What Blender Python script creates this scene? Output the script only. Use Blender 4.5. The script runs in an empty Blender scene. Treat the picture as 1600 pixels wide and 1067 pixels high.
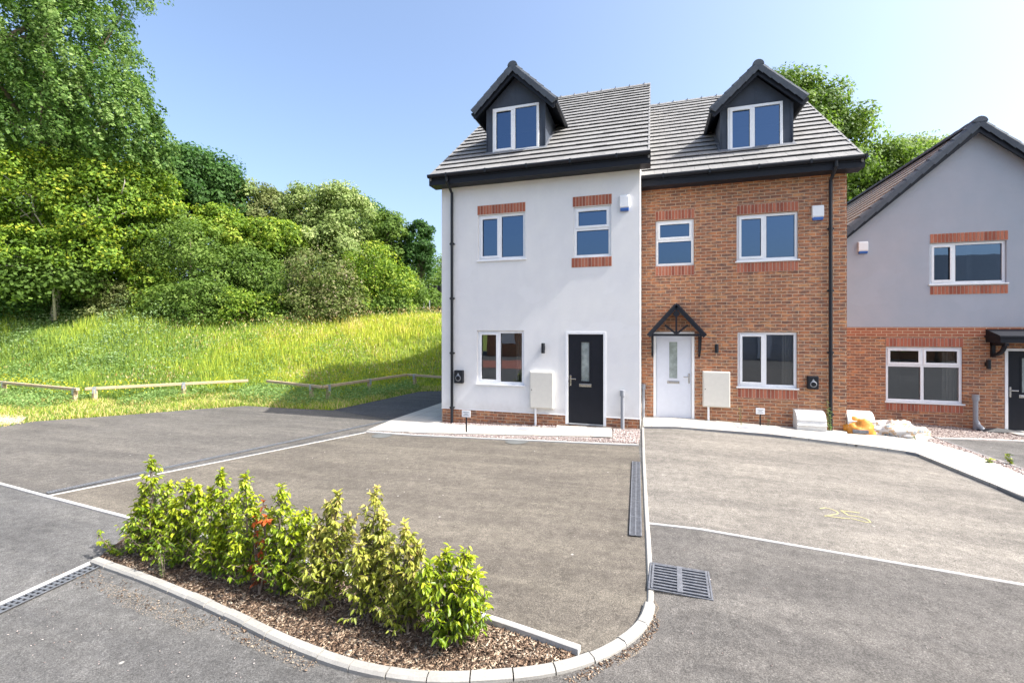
import bpy, bmesh, math, random
import numpy as np
from mathutils import Vector
PI = math.pi; R = math.radians
random.seed(7); rng = np.random.default_rng(7)
sc = bpy.context.scene; COL = sc.collection

# ------------------------------------------------------------------ camera, sky, sun, exposure
EYE = 2.2; TH = R(17.2); FPX = 705.0; CX = 800.0; CY = 515.0
cs, sn = math.cos(TH), math.sin(TH)
cd = bpy.data.cameras.new('camera'); cam = bpy.data.objects.new('camera', cd); COL.objects.link(cam)
cam.location = (0, 0, EYE); cam.rotation_euler = (PI/2, 0, TH)
cd.sensor_width = 36; cd.lens = FPX/1600*36; cd.shift_y = -(533.5-CY)/1600; cd.clip_end = 2000; cd.clip_start = .05
sc.camera = cam
SUN_EL, SUN_AZ = R(49), R(2.2)          # azimuth: from +X turned towards the viewer's side
S = Vector((math.cos(SUN_EL)*math.cos(SUN_AZ), -math.cos(SUN_EL)*math.sin(SUN_AZ), math.sin(SUN_EL)))
w = bpy.data.worlds.new('World'); sc.world = w; w.use_nodes = True
nt = w.node_tree; bg = nt.nodes['Background']; sky = nt.nodes.new('ShaderNodeTexSky')
sky.sky_type = 'NISHITA'; sky.sun_disc = False; sky.sun_elevation = SUN_EL; sky.sun_rotation = math.atan2(S.x, S.y)
sky.air_density = 1.0; sky.dust_density = 4.6; sky.ozone_density = 2.0; sky.altitude = 100
nt.links.new(sky.outputs[0], bg.inputs[0]); bg.inputs[1].default_value = 0.15
ld = bpy.data.lights.new('sun', 'SUN'); ld.energy = 4.0; ld.angle = R(.53); ld.color = (1, .965, .915)
sun = bpy.data.objects.new('sun', ld); COL.objects.link(sun); sun.rotation_euler = S.to_track_quat('Z', 'Y').to_euler()
vs = sc.view_settings; vs.view_transform = 'Standard'; vs.look = 'None'; vs.gamma = 1; vs.exposure = 1.27
sc.render.engine = 'CYCLES'

# ------------------------------------------------------------------ surveying: image ray -> point on a real plane
def ray(px, py):
    a = (px-CX)/FPX
    return (a*cs - sn, a*sn + cs, (CY-py)/FPX)
KN = [(-80, -.17), (-5.0, -.13), (-.5, 0.0), (.5, .04), (4.0, -.05), (8.0, -.27), (60, -.27)]
def g(x):
    for (a, u), (b, v) in zip(KN, KN[1:]):
        if x <= b: return u + (v-u)*(x-a)/(b-a)
    return KN[-1][1]
def G(px, py):
    r = ray(px, py); z = 0
    for _ in range(12):
        t = (EYE - z)/(-r[2]); z = g(max(-70, min(50, r[0]*t)))
    return (r[0]*t, r[1]*t)
def F(Y, px, py):
    r = ray(px, py); t = Y/r[1]
    return (r[0]*t, EYE + r[2]*t)
def at(px, py, Zc):
    r = ray(px, py); return Vector((r[0]*Zc, r[1]*Zc, EYE + r[2]*Zc))
P0 = (-14.9, 6.7); FN = (-.778, .628)
def railpt(px, py):
    rr = ray(px, py); t = (EYE-.31)/(-rr[2]); return (rr[0]*t, rr[1]*t)
RL = [(-70, 16.5), railpt(-90, 589), railpt(122, 608.5), railpt(140, 607.5), railpt(388, 594.5), railpt(418, 595.5), railpt(503, 604.5), railpt(636, 585.5), railpt(730, 592), (-5.5, 17.5), (12, 32), (90, 40)]
def raildist(Q):                           # signed distance: > 0 on the meadow side of the low rails
    Q = np.asarray(Q, float); best = np.full(len(Q), 1e9); sg = np.ones(len(Q))
    for (ax, ay), (bx_, by_) in zip(RL, RL[1:]):
        dx, dy = bx_-ax, by_-ay; L2 = dx*dx+dy*dy; t = np.clip(((Q[:, 0]-ax)*dx+(Q[:, 1]-ay)*dy)/L2, 0, 1)
        qx, qy = Q[:, 0]-ax-dx*t, Q[:, 1]-ay-dy*t; d = np.hypot(qx, qy); m = d < best-1e-6; best = np.where(m, d, best); sg = np.where(m, np.sign(dx*qy-dy*qx), sg)
    P = RL + [(90, 400), (-400, 400), (-400, 30)]; ins = np.zeros(len(Q), bool); j = len(P)-1
    for i in range(len(P)):
        ins ^= ((P[i][1] > Q[:, 1]) != (P[j][1] > Q[:, 1])) & (Q[:, 0] < (P[j][0]-P[i][0])*(Q[:, 1]-P[i][1])/(P[j][1]-P[i][1]+1e-12)+P[i][0]); j = i
    return np.where(ins, best, -best)
def fieldv(Q):
    d = raildist(Q); Q = np.asarray(Q, float); Zc = -Q[:, 0]*sn+Q[:, 1]*cs; u = np.clip(np.maximum((d-1.6)/9.2, (Zc-16.8)/8), 0, 1)*np.clip((d-.6)/2.5, 0, 1)
    return 2.85*(u*.7+.3*u*u*(3-2*u)) + np.clip(d-10.8, 0, 30)*.05
def field(x, y): return float(fieldv([(x, y)])[0])
def gz(x, y): return g(x) + field(x, y)

# ------------------------------------------------------------------ object helpers
def tag(o, label=None, cat=None, group=None, kind=None):
    if label: o['label'] = label
    if cat: o['category'] = cat
    if group: o['group'] = group
    if kind: o['kind'] = kind
    return o
def empty(name, loc, label=None, cat=None, group=None):
    o = bpy.data.objects.new(name, None); COL.objects.link(o); o.location = loc; o.empty_display_size = .2
    return tag(o, label, cat, group)
def root_loc(p):
    v = Vector((0, 0, 0))
    while p is not None: v += Vector(p.location); p = p.parent
    return v
class MB:
    def __init__(s): s.v = []; s.f = []; s.r = []; s.sm = False
    def face(s, pts, rnd=None):
        i = len(s.v); s.v += [tuple(p) for p in pts]; s.f.append(tuple(range(i, i+len(pts)))); s.r.append(random.random() if rnd is None else rnd)
    def mesh(s, vs_, fs, rnd=None):
        i = len(s.v); s.v += [tuple(p) for p in vs_]; r = random.random() if rnd is None else rnd
        for f in fs: s.f.append(tuple(i+k for k in f)); s.r.append(r)
    def box(s, x0, x1, y0, y1, z0, z1, rnd=None):
        if x0 > x1: x0, x1 = x1, x0
        if y0 > y1: y0, y1 = y1, y0
        if z0 > z1: z0, z1 = z1, z0
        V = [(x0,y0,z0),(x1,y0,z0),(x1,y1,z0),(x0,y1,z0),(x0,y0,z1),(x1,y0,z1),(x1,y1,z1),(x0,y1,z1)]
        s.mesh(V, [(3,2,1,0),(4,5,6,7),(0,1,5,4),(1,2,6,5),(2,3,7,6),(3,0,4,7)], rnd); return s
    def bar(s, a, b, w_, h, up=(0,0,1), rnd=None):       # rectangular bar a->b
        a = Vector(a); b = Vector(b); d = (b-a).normalized(); up = Vector(up)
        sd = d.cross(up); sd = sd.normalized() if sd.length > 1e-5 else Vector((1,0,0)); u = sd.cross(d).normalized()
        V = [p + sd*(i*w_/2) + u*(j*h/2) for p in (a, b) for i, j in ((-1,-1),(1,-1),(1,1),(-1,1))]
        s.mesh(V, [(0,1,2,3),(7,6,5,4),(0,4,5,1),(1,5,6,2),(2,6,7,3),(3,7,4,0)], rnd); return s
    def tube(s, pts, rad, n=8, rnd=None):
        pts = [Vector(p) for p in pts]; rad = rad if isinstance(rad, (list, tuple)) else [rad]*len(pts)
        V = []; Fc = []; ref = Vector((.31, .87, .38))
        for k, p in enumerate(pts):
            d = (pts[min(k+1, len(pts)-1)] - pts[max(k-1, 0)]).normalized()
            a = d.cross(ref).normalized(); b = d.cross(a)
            for j in range(n):
                t = 2*PI*j/n; V.append(p + (a*math.cos(t) + b*math.sin(t))*rad[k])
        for k in range(len(pts)-1):
            for j in range(n): Fc.append((k*n+j, k*n+(j+1) % n, (k+1)*n+(j+1) % n, (k+1)*n+j))
        Fc.append(tuple(range(n-1, -1, -1))); Fc.append(tuple((len(pts)-1)*n+j for j in range(n)))
        s.mesh(V, Fc, rnd); return s
    def prism(s, prof, fn, a, b, rnd=None):                 # profile swept a->b; fn(u,v,t) -> point
        n = len(prof); V = [fn(u, v, a) for u, v in prof] + [fn(u, v, b) for u, v in prof]
        s.mesh(V, [tuple(range(n-1, -1, -1)), tuple(range(n, 2*n))] + [(k, (k+1) % n, n+(k+1) % n, n+k) for k in range(n)], rnd); return s
    def build(s, name, mat, parent=None, smooth=False, bevel=0, fix=True):
        L = root_loc(parent); me = bpy.data.meshes.new(name)
        me.from_pydata([(v[0]-L.x, v[1]-L.y, v[2]-L.z) for v in s.v], [], s.f)
        at_ = me.attributes.new('rnd', 'FLOAT', 'FACE'); at_.data.foreach_set('value', s.r)
        if fix:
            bm = bmesh.new(); bm.from_mesh(me); bmesh.ops.recalc_face_normals(bm, faces=bm.faces); bm.to_mesh(me); bm.free()
        me.materials.append(mat)
        if smooth: me.polygons.foreach_set('use_smooth', [True]*len(me.polygons))
        o = bpy.data.objects.new(name, me); COL.objects.link(o); o.parent = parent
        if bevel:
            m = o.modifiers.new('bevel', 'BEVEL'); m.width = bevel; m.segments = 2; m.limit_method = 'ANGLE'
        return o
def np_obj(name, V, Fi, mat, parent=None, rnd=None, smooth=False):
    me = bpy.data.meshes.new(name); L = root_loc(parent)
    V = np.asarray(V, np.float32) - np.array(L, np.float32); Fi = np.asarray(Fi, np.int32); M, k = Fi.shape
    me.vertices.add(len(V)); me.vertices.foreach_set('co', V.ravel())
    me.loops.add(M*k); me.loops.foreach_set('vertex_index', Fi.ravel())
    me.polygons.add(M); me.polygons.foreach_set('loop_start', np.arange(0, M*k, k, dtype=np.int32))
    me.update(calc_edges=True); me.validate()
    if rnd is not None:
        a = me.attributes.new('rnd', 'FLOAT', 'FACE'); a.data.foreach_set('value', np.asarray(rnd, np.float32))
    if smooth: me.polygons.foreach_set('use_smooth', np.ones(M, bool))
    me.materials.append(mat); o = bpy.data.objects.new(name, me); COL.objects.link(o); o.parent = parent
    return o

# ------------------------------------------------------------------ materials
class NT:
    def __init__(s, name):
        s.m = bpy.data.materials.new(name); s.m.use_nodes = True; s.t = s.m.node_tree
        s.b = s.t.nodes['Principled BSDF']; s.out = s.t.nodes['Material Output']
    def n(s, typ, **kw):
        x = s.t.nodes.new('ShaderNode'+typ)
        for k, v in kw.items(): setattr(x, k, v)
        return x
    def l(s, a, b): s.t.links.new(a, b)
    def co(s): return s.n('TexCoord').outputs['Object']
    def noise(s, scale, detail=3, rough=.55, vec=None, stretch=None):
        x = s.n('TexNoise'); x.inputs['Scale'].default_value = scale; x.inputs['Detail'].default_value = detail; x.inputs['Roughness'].default_value = rough
        v = vec or s.co()
        if stretch:
            mp = s.n('Mapping'); mp.inputs['Scale'].default_value = stretch; mp.inputs['Rotation'].default_value = (0, 0, getattr(s, 'rot', 0)); s.l(v, mp.inputs[0]); v = mp.outputs[0]
        s.l(v, x.inputs['Vector']); return x.outputs['Fac']
    def ramp(s, fac, stops):
        x = s.n('ValToRGB'); e = x.color_ramp.elements
        while len(e) < len(stops): e.new(.5)
        for k, (p, c) in enumerate(stops):
            e[k].position = p; e[k].color = (*c, 1) if len(c) == 3 else c
        s.l(fac, x.inputs[0]); return x.outputs[0]
    def mix(s, fac, a, b, mode='MIX'):
        x = s.n('MixRGB', blend_type=mode)
        for i, v in ((0, fac), (1, a), (2, b)):
            if isinstance(v, (int, float)): x.inputs[i].default_value = v
            elif isinstance(v, tuple): x.inputs[i].default_value = (*v, 1)
            else: s.l(v, x.inputs[i])
        return x.outputs[0]
    def math(s, op, a, b=0):
        x = s.n('Math', operation=op)
        for i, v in ((0, a), (1, b)):
            if isinstance(v, (int, float)): x.inputs[i].default_value = v
            else: s.l(v, x.inputs[i])
        return x.outputs[0]
    def bump(s, h, strength=.3, dist=.01):
        x = s.n('Bump'); x.inputs['Strength'].default_value = strength; x.inputs['Distance'].default_value = dist
        s.l(h, x.inputs['Height']); s.l(x.outputs[0], s.b.inputs['Normal']); return x
    def base(s, c, rough=.8, spec=.3, metal=0):
        if isinstance(c, tuple): s.b.inputs['Base Color'].default_value = (*c, 1)
        else: s.l(c, s.b.inputs['Base Color'])
        s.b.inputs['Roughness'].default_value = rough; s.b.inputs['Specular IOR Level'].default_value = spec; s.b.inputs['Metallic'].default_value = metal
        return s.m
    def attr(s, name='rnd'):
        return s.n('Attribute', attribute_name=name).outputs['Fac']
G3 = lambda v: (v, v, v)
def plain(name, c, rough=.5, spec=.4, metal=0, var=.12, sc_=9, bump=0):
    t = NT(name); k = tuple(min(1, x*(1+var)) for x in c); d = tuple(x*(1-var) for x in c)
    col = t.ramp(t.noise(sc_, 5, .65), [(.3, d), (.7, k)])
    if bump: t.bump(t.noise(sc_*20, 3), bump, .003)
    return t.base(col, rough, spec, metal)
def asphalt(name, c, dust, dark=.75):
    t = NT(name); co = t.co(); t.rot = .5
    fine = t.noise(105, 3, .75, co); mid = t.noise(9, 5, .7, co); big = t.noise(.55, 5, .62, co)
    streak = t.noise(1.1, 5, .68, co, (.35, 2.2, 1)); st2 = t.noise(3.2, 4, .7, co, (.6, 1.8, 1))
    col = t.mix(t.ramp(big, [(.36, G3(0)), (.64, G3(1))]), tuple(x*dark for x in c), c)
    col = t.mix(t.math('MULTIPLY', t.ramp(streak, [(.42, G3(0)), (.7, G3(1))]), .6), col, dust)
    col = t.mix(t.math('MULTIPLY', t.ramp(st2, [(.5, G3(0)), (.72, G3(1))]), .3), col, tuple(x*.6 for x in c))
    col = t.mix(1.0, col, t.ramp(fine, [(.3, G3(.4)), (.5, G3(.98)), (.7, G3(1.8))]), 'MULTIPLY')
    col = t.mix(.75, col, t.ramp(mid, [(.3, G3(.68)), (.7, G3(1.32))]), 'MULTIPLY')
    coarse = t.noise(38, 4, .7, co); col = t.mix(.6, col, t.ramp(coarse, [(.32, G3(.65)), (.68, G3(1.35))]), 'MULTIPLY')
    rip = t.noise(2.4, 6, .75, co, (.7, 2.6, 1)); col = t.mix(t.math('MULTIPLY', t.ramp(rip, [(.56, G3(0)), (.66, G3(1))]), .26), col, tuple(x*.5 for x in c))
    v = t.n('TexVoronoi'); v.inputs['Scale'].default_value = 2.1; t.l(co, v.inputs['Vector'])
    sp = t.ramp(v.outputs['Distance'], [(.022, G3(1)), (.04, G3(0))])
    col = t.mix(t.math('MULTIPLY', sp, .6), col, (.5, .48, .44))
    t.bump(fine, .7, .006); return t.base(col, .9, .25)
M = {}
M['asphalt'] = asphalt('asphalt_grey', (.105, .103, .10), (.155, .15, .14))
M['asphalt_bay'] = asphalt('asphalt_brownish', (.122, .108, .09), (.185, .165, .132))
M['asphalt_road'] = asphalt('asphalt_near', (.102, .096, .089), (.145, .135, .122), .8)
M['asphalt_pale'] = asphalt('asphalt_dusty', (.165, .152, .134), (.255, .235, .202), .78)
M['asphalt_dark'] = asphalt('asphalt_back_pad', (.07, .07, .075), (.1, .1, .1))  # darker, more neutral colour for the pad beside the white house
def concrete(name, c, joint=None):
    t = NT(name); co = t.co()
    a = t.noise(2.2, 6, .7, co); b = t.noise(60, 3, .7, co)
    col = t.mix(t.ramp(a, [(.3, G3(0)), (.7, G3(1))]), tuple(x*.8 for x in c), c)
    col = t.mix(.5, col, t.ramp(b, [(.3, G3(.75)), (.7, G3(1.2))]), 'MULTIPLY')
    if joint:
        br = t.n('TexBrick', offset=0.0 if joint[2] else .5); br.inputs['Scale'].default_value = 1
        br.inputs['Brick Width'].default_value = joint[0]; br.inputs['Row Height'].default_value = joint[1]; br.inputs['Mortar Size'].default_value = .005
        br.inputs['Color1'].default_value = (.9, .9, .9, 1); br.inputs['Color2'].default_value = (1, .98, .95, 1); br.inputs['Mortar'].default_value = (.45, .42, .38, 1)
        t.l(co, br.inputs['Vector']); col = t.mix(1, col, br.outputs['Color'], 'MULTIPLY')
    t.bump(b, .25, .004); return t.base(col, .85, .3)
M['kerb'] = concrete('concrete_kerb', (.33, .32, .295))
M['slab'] = concrete('concrete_paving', (.48, .455, .41), (.6, .6, True))
M['slabedge'] = concrete('concrete_edge_strip', (.24, .24, .24))
M['coverm'] = concrete('cover_metal', (.13, .135, .13))
M['bay_left'] = asphalt('asphalt_left_bay', (.112, .104, .094), (.165, .152, .132))
M['edging'] = concrete('concrete_edging', (.46, .45, .43))
def brick(name, bw, rh, off, cols, mort=(.55, .41, .28), flip=False, rot=0, dirt=True):
    t = NT(name); sx = t.n('SeparateXYZ'); t.l(t.co(), sx.inputs[0]); cb = t.n('CombineXYZ')
    t.l(t.math('ADD', sx.outputs[0], sx.outputs[1]), cb.inputs[0]); t.l(sx.outputs[2], cb.inputs[1])
    def bt(c1, c2, m, sm=.1):
        b = t.n('TexBrick', offset=off, offset_frequency=2, squash=1)
        for k, v in (('Scale', 1), ('Brick Width', bw), ('Row Height', rh), ('Mortar Size', .0065), ('Mortar Smooth', sm), ('Bias', 0)): b.inputs[k].default_value = v
        b.inputs['Color1'].default_value = (*c1, 1); b.inputs['Color2'].default_value = (*c2, 1); b.inputs['Mortar'].default_value = (*m, 1)
        t.l(cb.outputs[0], b.inputs['Vector']); return b
    b = bt(G3(0), G3(1), G3(.5)); col = t.ramp(b.outputs['Color'], cols)
    if dirt:
        # each brick is smudged dark along its middle by its firing
        smn = t.noise(5.5, 4, .75, cb.outputs[0], (1, 3.4, 1))
        col = t.mix(t.math('MULTIPLY', t.ramp(smn, [(.44, G3(0)), (.58, G3(1))]), .78), col, (.105, .075, .066))
    fn = t.noise(45, 4, .7, cb.outputs[0]); col = t.mix(.5, col, t.ramp(fn, [(.3, G3(.7)), (.7, G3(1.3))]), 'MULTIPLY')
    bigv = t.noise(.8, 3, .6, cb.outputs[0]); col = t.mix(.5, col, t.ramp(bigv, [(.3, G3(.82)), (.7, G3(1.18))]), 'MULTIPLY')
    col = t.mix(b.outputs['Fac'], col, mort)
    efn = t.noise(2.3, 5, .8, cb.outputs[0]); col = t.mix(t.math('MULTIPLY', t.ramp(efn, [(.66, G3(0)), (.76, G3(1))]), .35), col, (.5, .45, .4))
    h = t.math('SUBTRACT', 1, b.outputs['Fac']); t.bump(h, .6, .006); return t.base(col, .88, .25)
BC = [(0, (.30, .13, .075)), (.3, (.44, .17, .08)), (.55, (.52, .225, .10)), (.8, (.38, .17, .095)), (1, (.56, .27, .12))]
M['brick'] = brick('multi_brick', .225, .075, .5, BC, mort=(.47, .35, .245))
M['brick_red'] = brick('red_brick_course', .225, .075, .5, [(0, (.30, .10, .055)), (1, (.37, .13, .07))], dirt=False)
M['soldier'] = brick('soldier_brick', .075, .225, 0, [(0, (.22, .07, .045)), (.5, (.31, .10, .06)), (1, (.36, .125, .08))], dirt=False, mort=(.40, .27, .2))
def render_mat(name, c, warm):
    t = NT(name); co = t.co(); a = t.noise(.9, 5, .65, co); b = t.noise(260, 2, .6, co); e = t.noise(3.5, 6, .7, co)
    col = t.mix(t.ramp(a, [(.35, G3(0)), (.68, G3(1))]), c, warm)
    col = t.mix(.45, col, t.ramp(e, [(.3, G3(.93)), (.7, G3(1.05))]), 'MULTIPLY')
    st = t.noise(2.6, 5, .8, co, (3, 1, .35)); col = t.mix(t.math('MULTIPLY', t.ramp(st, [(.6, G3(0)), (.8, G3(1))]), .25), col, tuple(x*.72 for x in c))
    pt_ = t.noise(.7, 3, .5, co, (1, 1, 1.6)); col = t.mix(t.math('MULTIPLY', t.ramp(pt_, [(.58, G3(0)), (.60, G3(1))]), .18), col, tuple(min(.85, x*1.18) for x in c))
    sz = t.n('SeparateXYZ'); t.l(co, sz.inputs[0]); low = t.math('ADD', sz.outputs[2], t.math('MULTIPLY', e, .5))
    col = t.mix(t.math('MULTIPLY', t.ramp(low, [(.55, G3(1)), (.85, G3(0))]), .30), col, (.42, .36, .30))
    t.bump(t.math('ADD', b, t.math('MULTIPLY', e, .8)), .5, .006); return t.base(col, .92, .2)
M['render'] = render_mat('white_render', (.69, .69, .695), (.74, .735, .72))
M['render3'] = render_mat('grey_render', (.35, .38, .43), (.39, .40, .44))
def tile_mat(name, c):
    t = NT(name); r = t.attr(); co = t.co()
    col = t.ramp(r, [(0, tuple(x*.9 for x in c)), (.5, c), (1, tuple(x*1.08 for x in c))])
    e = t.noise(14, 5, .75, co); col = t.mix(.7, col, t.ramp(e, [(.3, G3(.75)), (.7, G3(1.2))]), 'MULTIPLY')
    t.bump(t.noise(90, 3, .7, co), .3, .004); return t.base(col, .8, .3)
M['tile'] = tile_mat('roof_tile', (.215, .213, .208)); M['verge'] = tile_mat('verge_tile', (.075, .088, .108))
M['black'] = plain('black_plastic', (.012, .014, .019), .42, .3, var=.15)
M['anth'] = plain('anthracite_cladding', (.05, .062, .085), .6, .3, var=.12, sc_=4)
M['anth2'] = plain('dark_slate', (.022, .026, .036), .6, .25, var=.2)
M['white'] = plain('white_upvc', (.78, .79, .80), .3, .5, var=.03)
M['cream'] = plain('cream_cabinet', (.62, .60, .54), .45, .4, var=.04)
M['greyp'] = plain('grey_duct', (.27, .285, .31), .5, .4, var=.08)
M['lead'] = plain('lead_flashing', (.22, .23, .24), .55, .4, var=.2)
M['leaddark'] = plain('weathered_lead', (.13, .14, .16), .6, .4, var=.2)
M['steel'] = plain('galvanised_steel', (.42, .45, .5), .4, .5, .6, var=.15, sc_=30)
M['iron'] = plain('cast_iron', (.19, .20, .22), .5, .5, .5, var=.3, sc_=25)
M['chrome'] = plain('chrome', (.6, .6, .6), .2, .5, 1, var=.03)
M['hole'] = plain('drain_void', (.006, .006, .006), .9, .1)
M['offwhite'] = plain('dusty_plastic', (.60, .60, .585), .5, .4, var=.1, sc_=12)
M['blue'] = plain('blue_plastic', (.03, .12, .42), .35, .5, var=.05)
M['door_dark'] = plain('dark_door', (.010, .012, .018), .45, .25, var=.12, sc_=6)
M['door_white'] = plain('pale_door', (.60, .63, .70), .35, .5, var=.03)
M['room'] = plain('room_plaster', (.5, .48, .44), .9, .2, var=.04)
M['soffit'] = plain('black_fascia', (.011, .013, .019), .5, .25, var=.1)
M['orange'] = plain('orange_plastic', (.62, .25, .035), .5, .4, var=.25, sc_=14)
M['yellow'] = plain('yellow_spray', (.42, .39, .19), .9, .2, var=.15, sc_=30)
def glass(name, refl, tint, gc=(.44, .66, 1, 1)):
    t = NT(name); g1 = t.n('BsdfGlossy'); g1.inputs['Roughness'].default_value = .0; g1.inputs['Color'].default_value = gc
    tr = t.n('BsdfTransparent'); tr.inputs['Color'].default_value = (*tint, 1)
    fr = t.n('LayerWeight'); fr.inputs['Blend'].default_value = .35
    fac = t.math('ADD', t.math('MULTIPLY', fr.outputs['Fresnel'], .9), refl)
    mx = t.n('MixShader'); t.l(fac, mx.inputs[0]); t.l(tr.outputs[0], mx.inputs[1]); t.l(g1.outputs[0], mx.inputs[2]); t.l(mx.outputs[0], t.out.inputs['Surface'])
    nz = t.noise(1.3, 2); bp = t.n('Bump'); bp.inputs['Strength'].default_value = .07; bp.inputs['Distance'].default_value = .02; t.l(nz, bp.inputs['Height']); t.l(bp.outputs[0], g1.inputs['Normal'])
    return t.m
M['glass_low'] = glass('ground_floor_glass', .14, (.5, .5, .48), (.75, .82, .9, 1))
M['glass'] = glass('window_glass', .17, (.26, .30, .34))
M['frost'] = plain('frosted_glass', (.25, .29, .28), .15, .6, var=.35, sc_=7)
def wood_mat():
    t = NT('timber_rail'); n_ = t.noise(6, 5, .7, None, (1, 1, 6)); col = t.ramp(n_, [(.3, (.36, .26, .16)), (.7, (.55, .43, .29))])
    return t.base(col, .8, .2)
M['wood'] = wood_mat()
M['bark'] = plain('bark', (.16, .13, .10), .9, .1, var=.35, sc_=8, bump=.5)
M['barkpale'] = plain('pale_bark', (.42, .39, .34), .9, .1, var=.25, sc_=8)
def gravel():
    t = NT('gravel_bed'); v = t.n('TexVoronoi'); v.inputs['Scale'].default_value = 42; t.l(t.co(), v.inputs['Vector'])
    sx = t.n('SeparateColor'); t.l(v.outputs['Color'], sx.inputs[0])
    col = t.ramp(sx.outputs[0], [(0, (.15, .11, .10)), (.4, (.29, .235, .22)), (.75, (.40, .35, .32)), (1, (.55, .5, .46))])
    dd = t.ramp(v.outputs['Distance'], [(.35, G3(1)), (.75, G3(.35))]); col = t.mix(1, col, dd, 'MULTIPLY')
    t.bump(t.math('SUBTRACT', 1, v.outputs['Distance']), .9, .015); return t.base(col, .85, .3)
M['gravel'] = gravel()
def rnd_mat(name, stops, rough=.8, spec=.25):
    t = NT(name); return t.base(t.ramp(t.attr(), stops), rough, spec)
M['stone'] = rnd_mat('gravel_stone', [(0, (.16, .11, .10)), (.4, (.30, .24, .22)), (.8, (.44, .38, .35)), (1, (.62, .57, .53))])
M['chip'] = rnd_mat('bark_chip', [(0, (.05, .032, .022)), (.4, (.14, .09, .06)), (.75, (.27, .19, .13)), (1, (.52, .43, .32))], .85)
M['sand'] = rnd_mat('sand', [(0, (.22, .17, .12)), (1, (.5, .42, .32))])
M['soil'] = plain('mulch_soil', (.075, .05, .035), .95, .1, var=.5, sc_=25, bump=.8)
M['dirt'] = plain('dry_dirt', (.4, .34, .26), .95, .1, var=.3, sc_=6)
def leaf(name, stops, tr=.38, rough=.6, spec=.2):
    t = NT(name); col = t.ramp(t.attr(), stops); t.base(col, rough, spec)
    tl = t.n('BsdfTranslucent'); hs = t.n('HueSaturation'); hs.inputs['Value'].default_value = 1.35; hs.inputs['Saturation'].default_value = 1.1; t.l(col, hs.inputs['Color']); t.l(hs.outputs[0], tl.inputs[0])
    mx = t.n('MixShader'); mx.inputs[0].default_value = tr; t.l(t.b.outputs[0], mx.inputs[1]); t.l(tl.outputs[0], mx.inputs[2]); t.l(mx.outputs[0], t.out.inputs['Surface'])
    return t.m
M['lf_poplar'] = leaf('leaf_poplar', [(0, (.03, .075, .015)), (.4, (.09, .17, .035)), (.75, (.17, .27, .07)), (1, (.28, .38, .13))])
M['lf_yellow'] = leaf('leaf_yellowgreen', [(0, (.06, .12, .015)), (.4, (.15, .25, .03)), (.8, (.29, .38, .05)), (1, (.42, .46, .08))])
M['lf_maple'] = leaf('leaf_maple', [(0, (.05, .09, .012)), (.4, (.13, .23, .03)), (.8, (.26, .37, .045)), (1, (.42, .45, .05))])
M['lf_dark'] = leaf('leaf_dark', [(0, (.025, .06, .015)), (.5, (.05, .12, .025)), (1, (.10, .19, .05))])
M['lf_mid'] = leaf('leaf_mid', [(0, (.06, .11, .02)), (.5, (.12, .20, .035)), (1, (.22, .31, .07))])
M['lf_pale'] = leaf('leaf_pale', [(0, (.13, .19, .05)), (.5, (.24, .32, .10)), (1, (.44, .48, .22))])
M['lf_olive'] = leaf('leaf_olive', [(0, (.10, .13, .04)), (.5, (.18, .22, .07)), (1, (.30, .32, .14))])
M['lf_dry'] = leaf('leaf_dry', [(0, (.08, .12, .03)), (.5, (.15, .20, .05)), (.8, (.24, .24, .10)), (1, (.34, .28, .2))])
M['lf_shrub'] = leaf('leaf_laurel', [(0, (.05, .10, .01)), (.35, (.16, .25, .018)), (.75, (.38, .45, .025)), (1, (.56, .56, .06))], .3, .36, .4)
M['lf_shrub2'] = leaf('leaf_laurel_dry', [(0, (.08, .11, .015)), (.4, (.24, .28, .035)), (.7, (.42, .42, .08)), (1, (.55, .40, .18))], .3, .4, .4)
M['lf_red'] = leaf('leaf_red', [(0, (.10, .05, .03)), (.45, (.24, .07, .03)), (.7, (.52, .12, .03)), (1, (.6, .16, .04))])
M['grass'] = leaf('grass_blades', [(0, (.12, .20, .05)), (.3, (.25, .35, .06)), (.55, (.40, .48, .065)), (.8, (.56, .56, .09)), (1, (.62, .50, .24))], .35, .6, .2)
M['weed'] = leaf('weed_leaves', [(0, (.10, .18, .05)), (.5, (.19, .30, .09)), (1, (.30, .40, .15))], .3, .8, .1)
M['nettle'] = leaf('nettle_leaves', [(0, (.10, .17, .07)), (.5, (.20, .30, .13)), (1, (.30, .39, .20))], .3, .8, .1)
M['seed'] = leaf('seed_heads', [(0, (.28, .15, .05)), (.4, (.46, .36, .14)), (1, (.68, .60, .36))], .3)
M['flower'] = leaf('ragwort_flowers', [(0, (.35, .4, .03)), (1, (.72, .62, .03))], .2)
def ground_mat():
    t = NT('field_soil'); n_ = t.noise(1.5, 6, .7); return t.base(t.ramp(n_, [(.3, (.10, .15, .03)), (.55, (.22, .26, .06)), (.75, (.34, .31, .13))]), .95, .1)
M['field'] = ground_mat()
M['paver'] = brick('red_block_paving', .2, .1, .5, [(0, (.25, .09, .07)), (1, (.34, .14, .11))], dirt=False)

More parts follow.
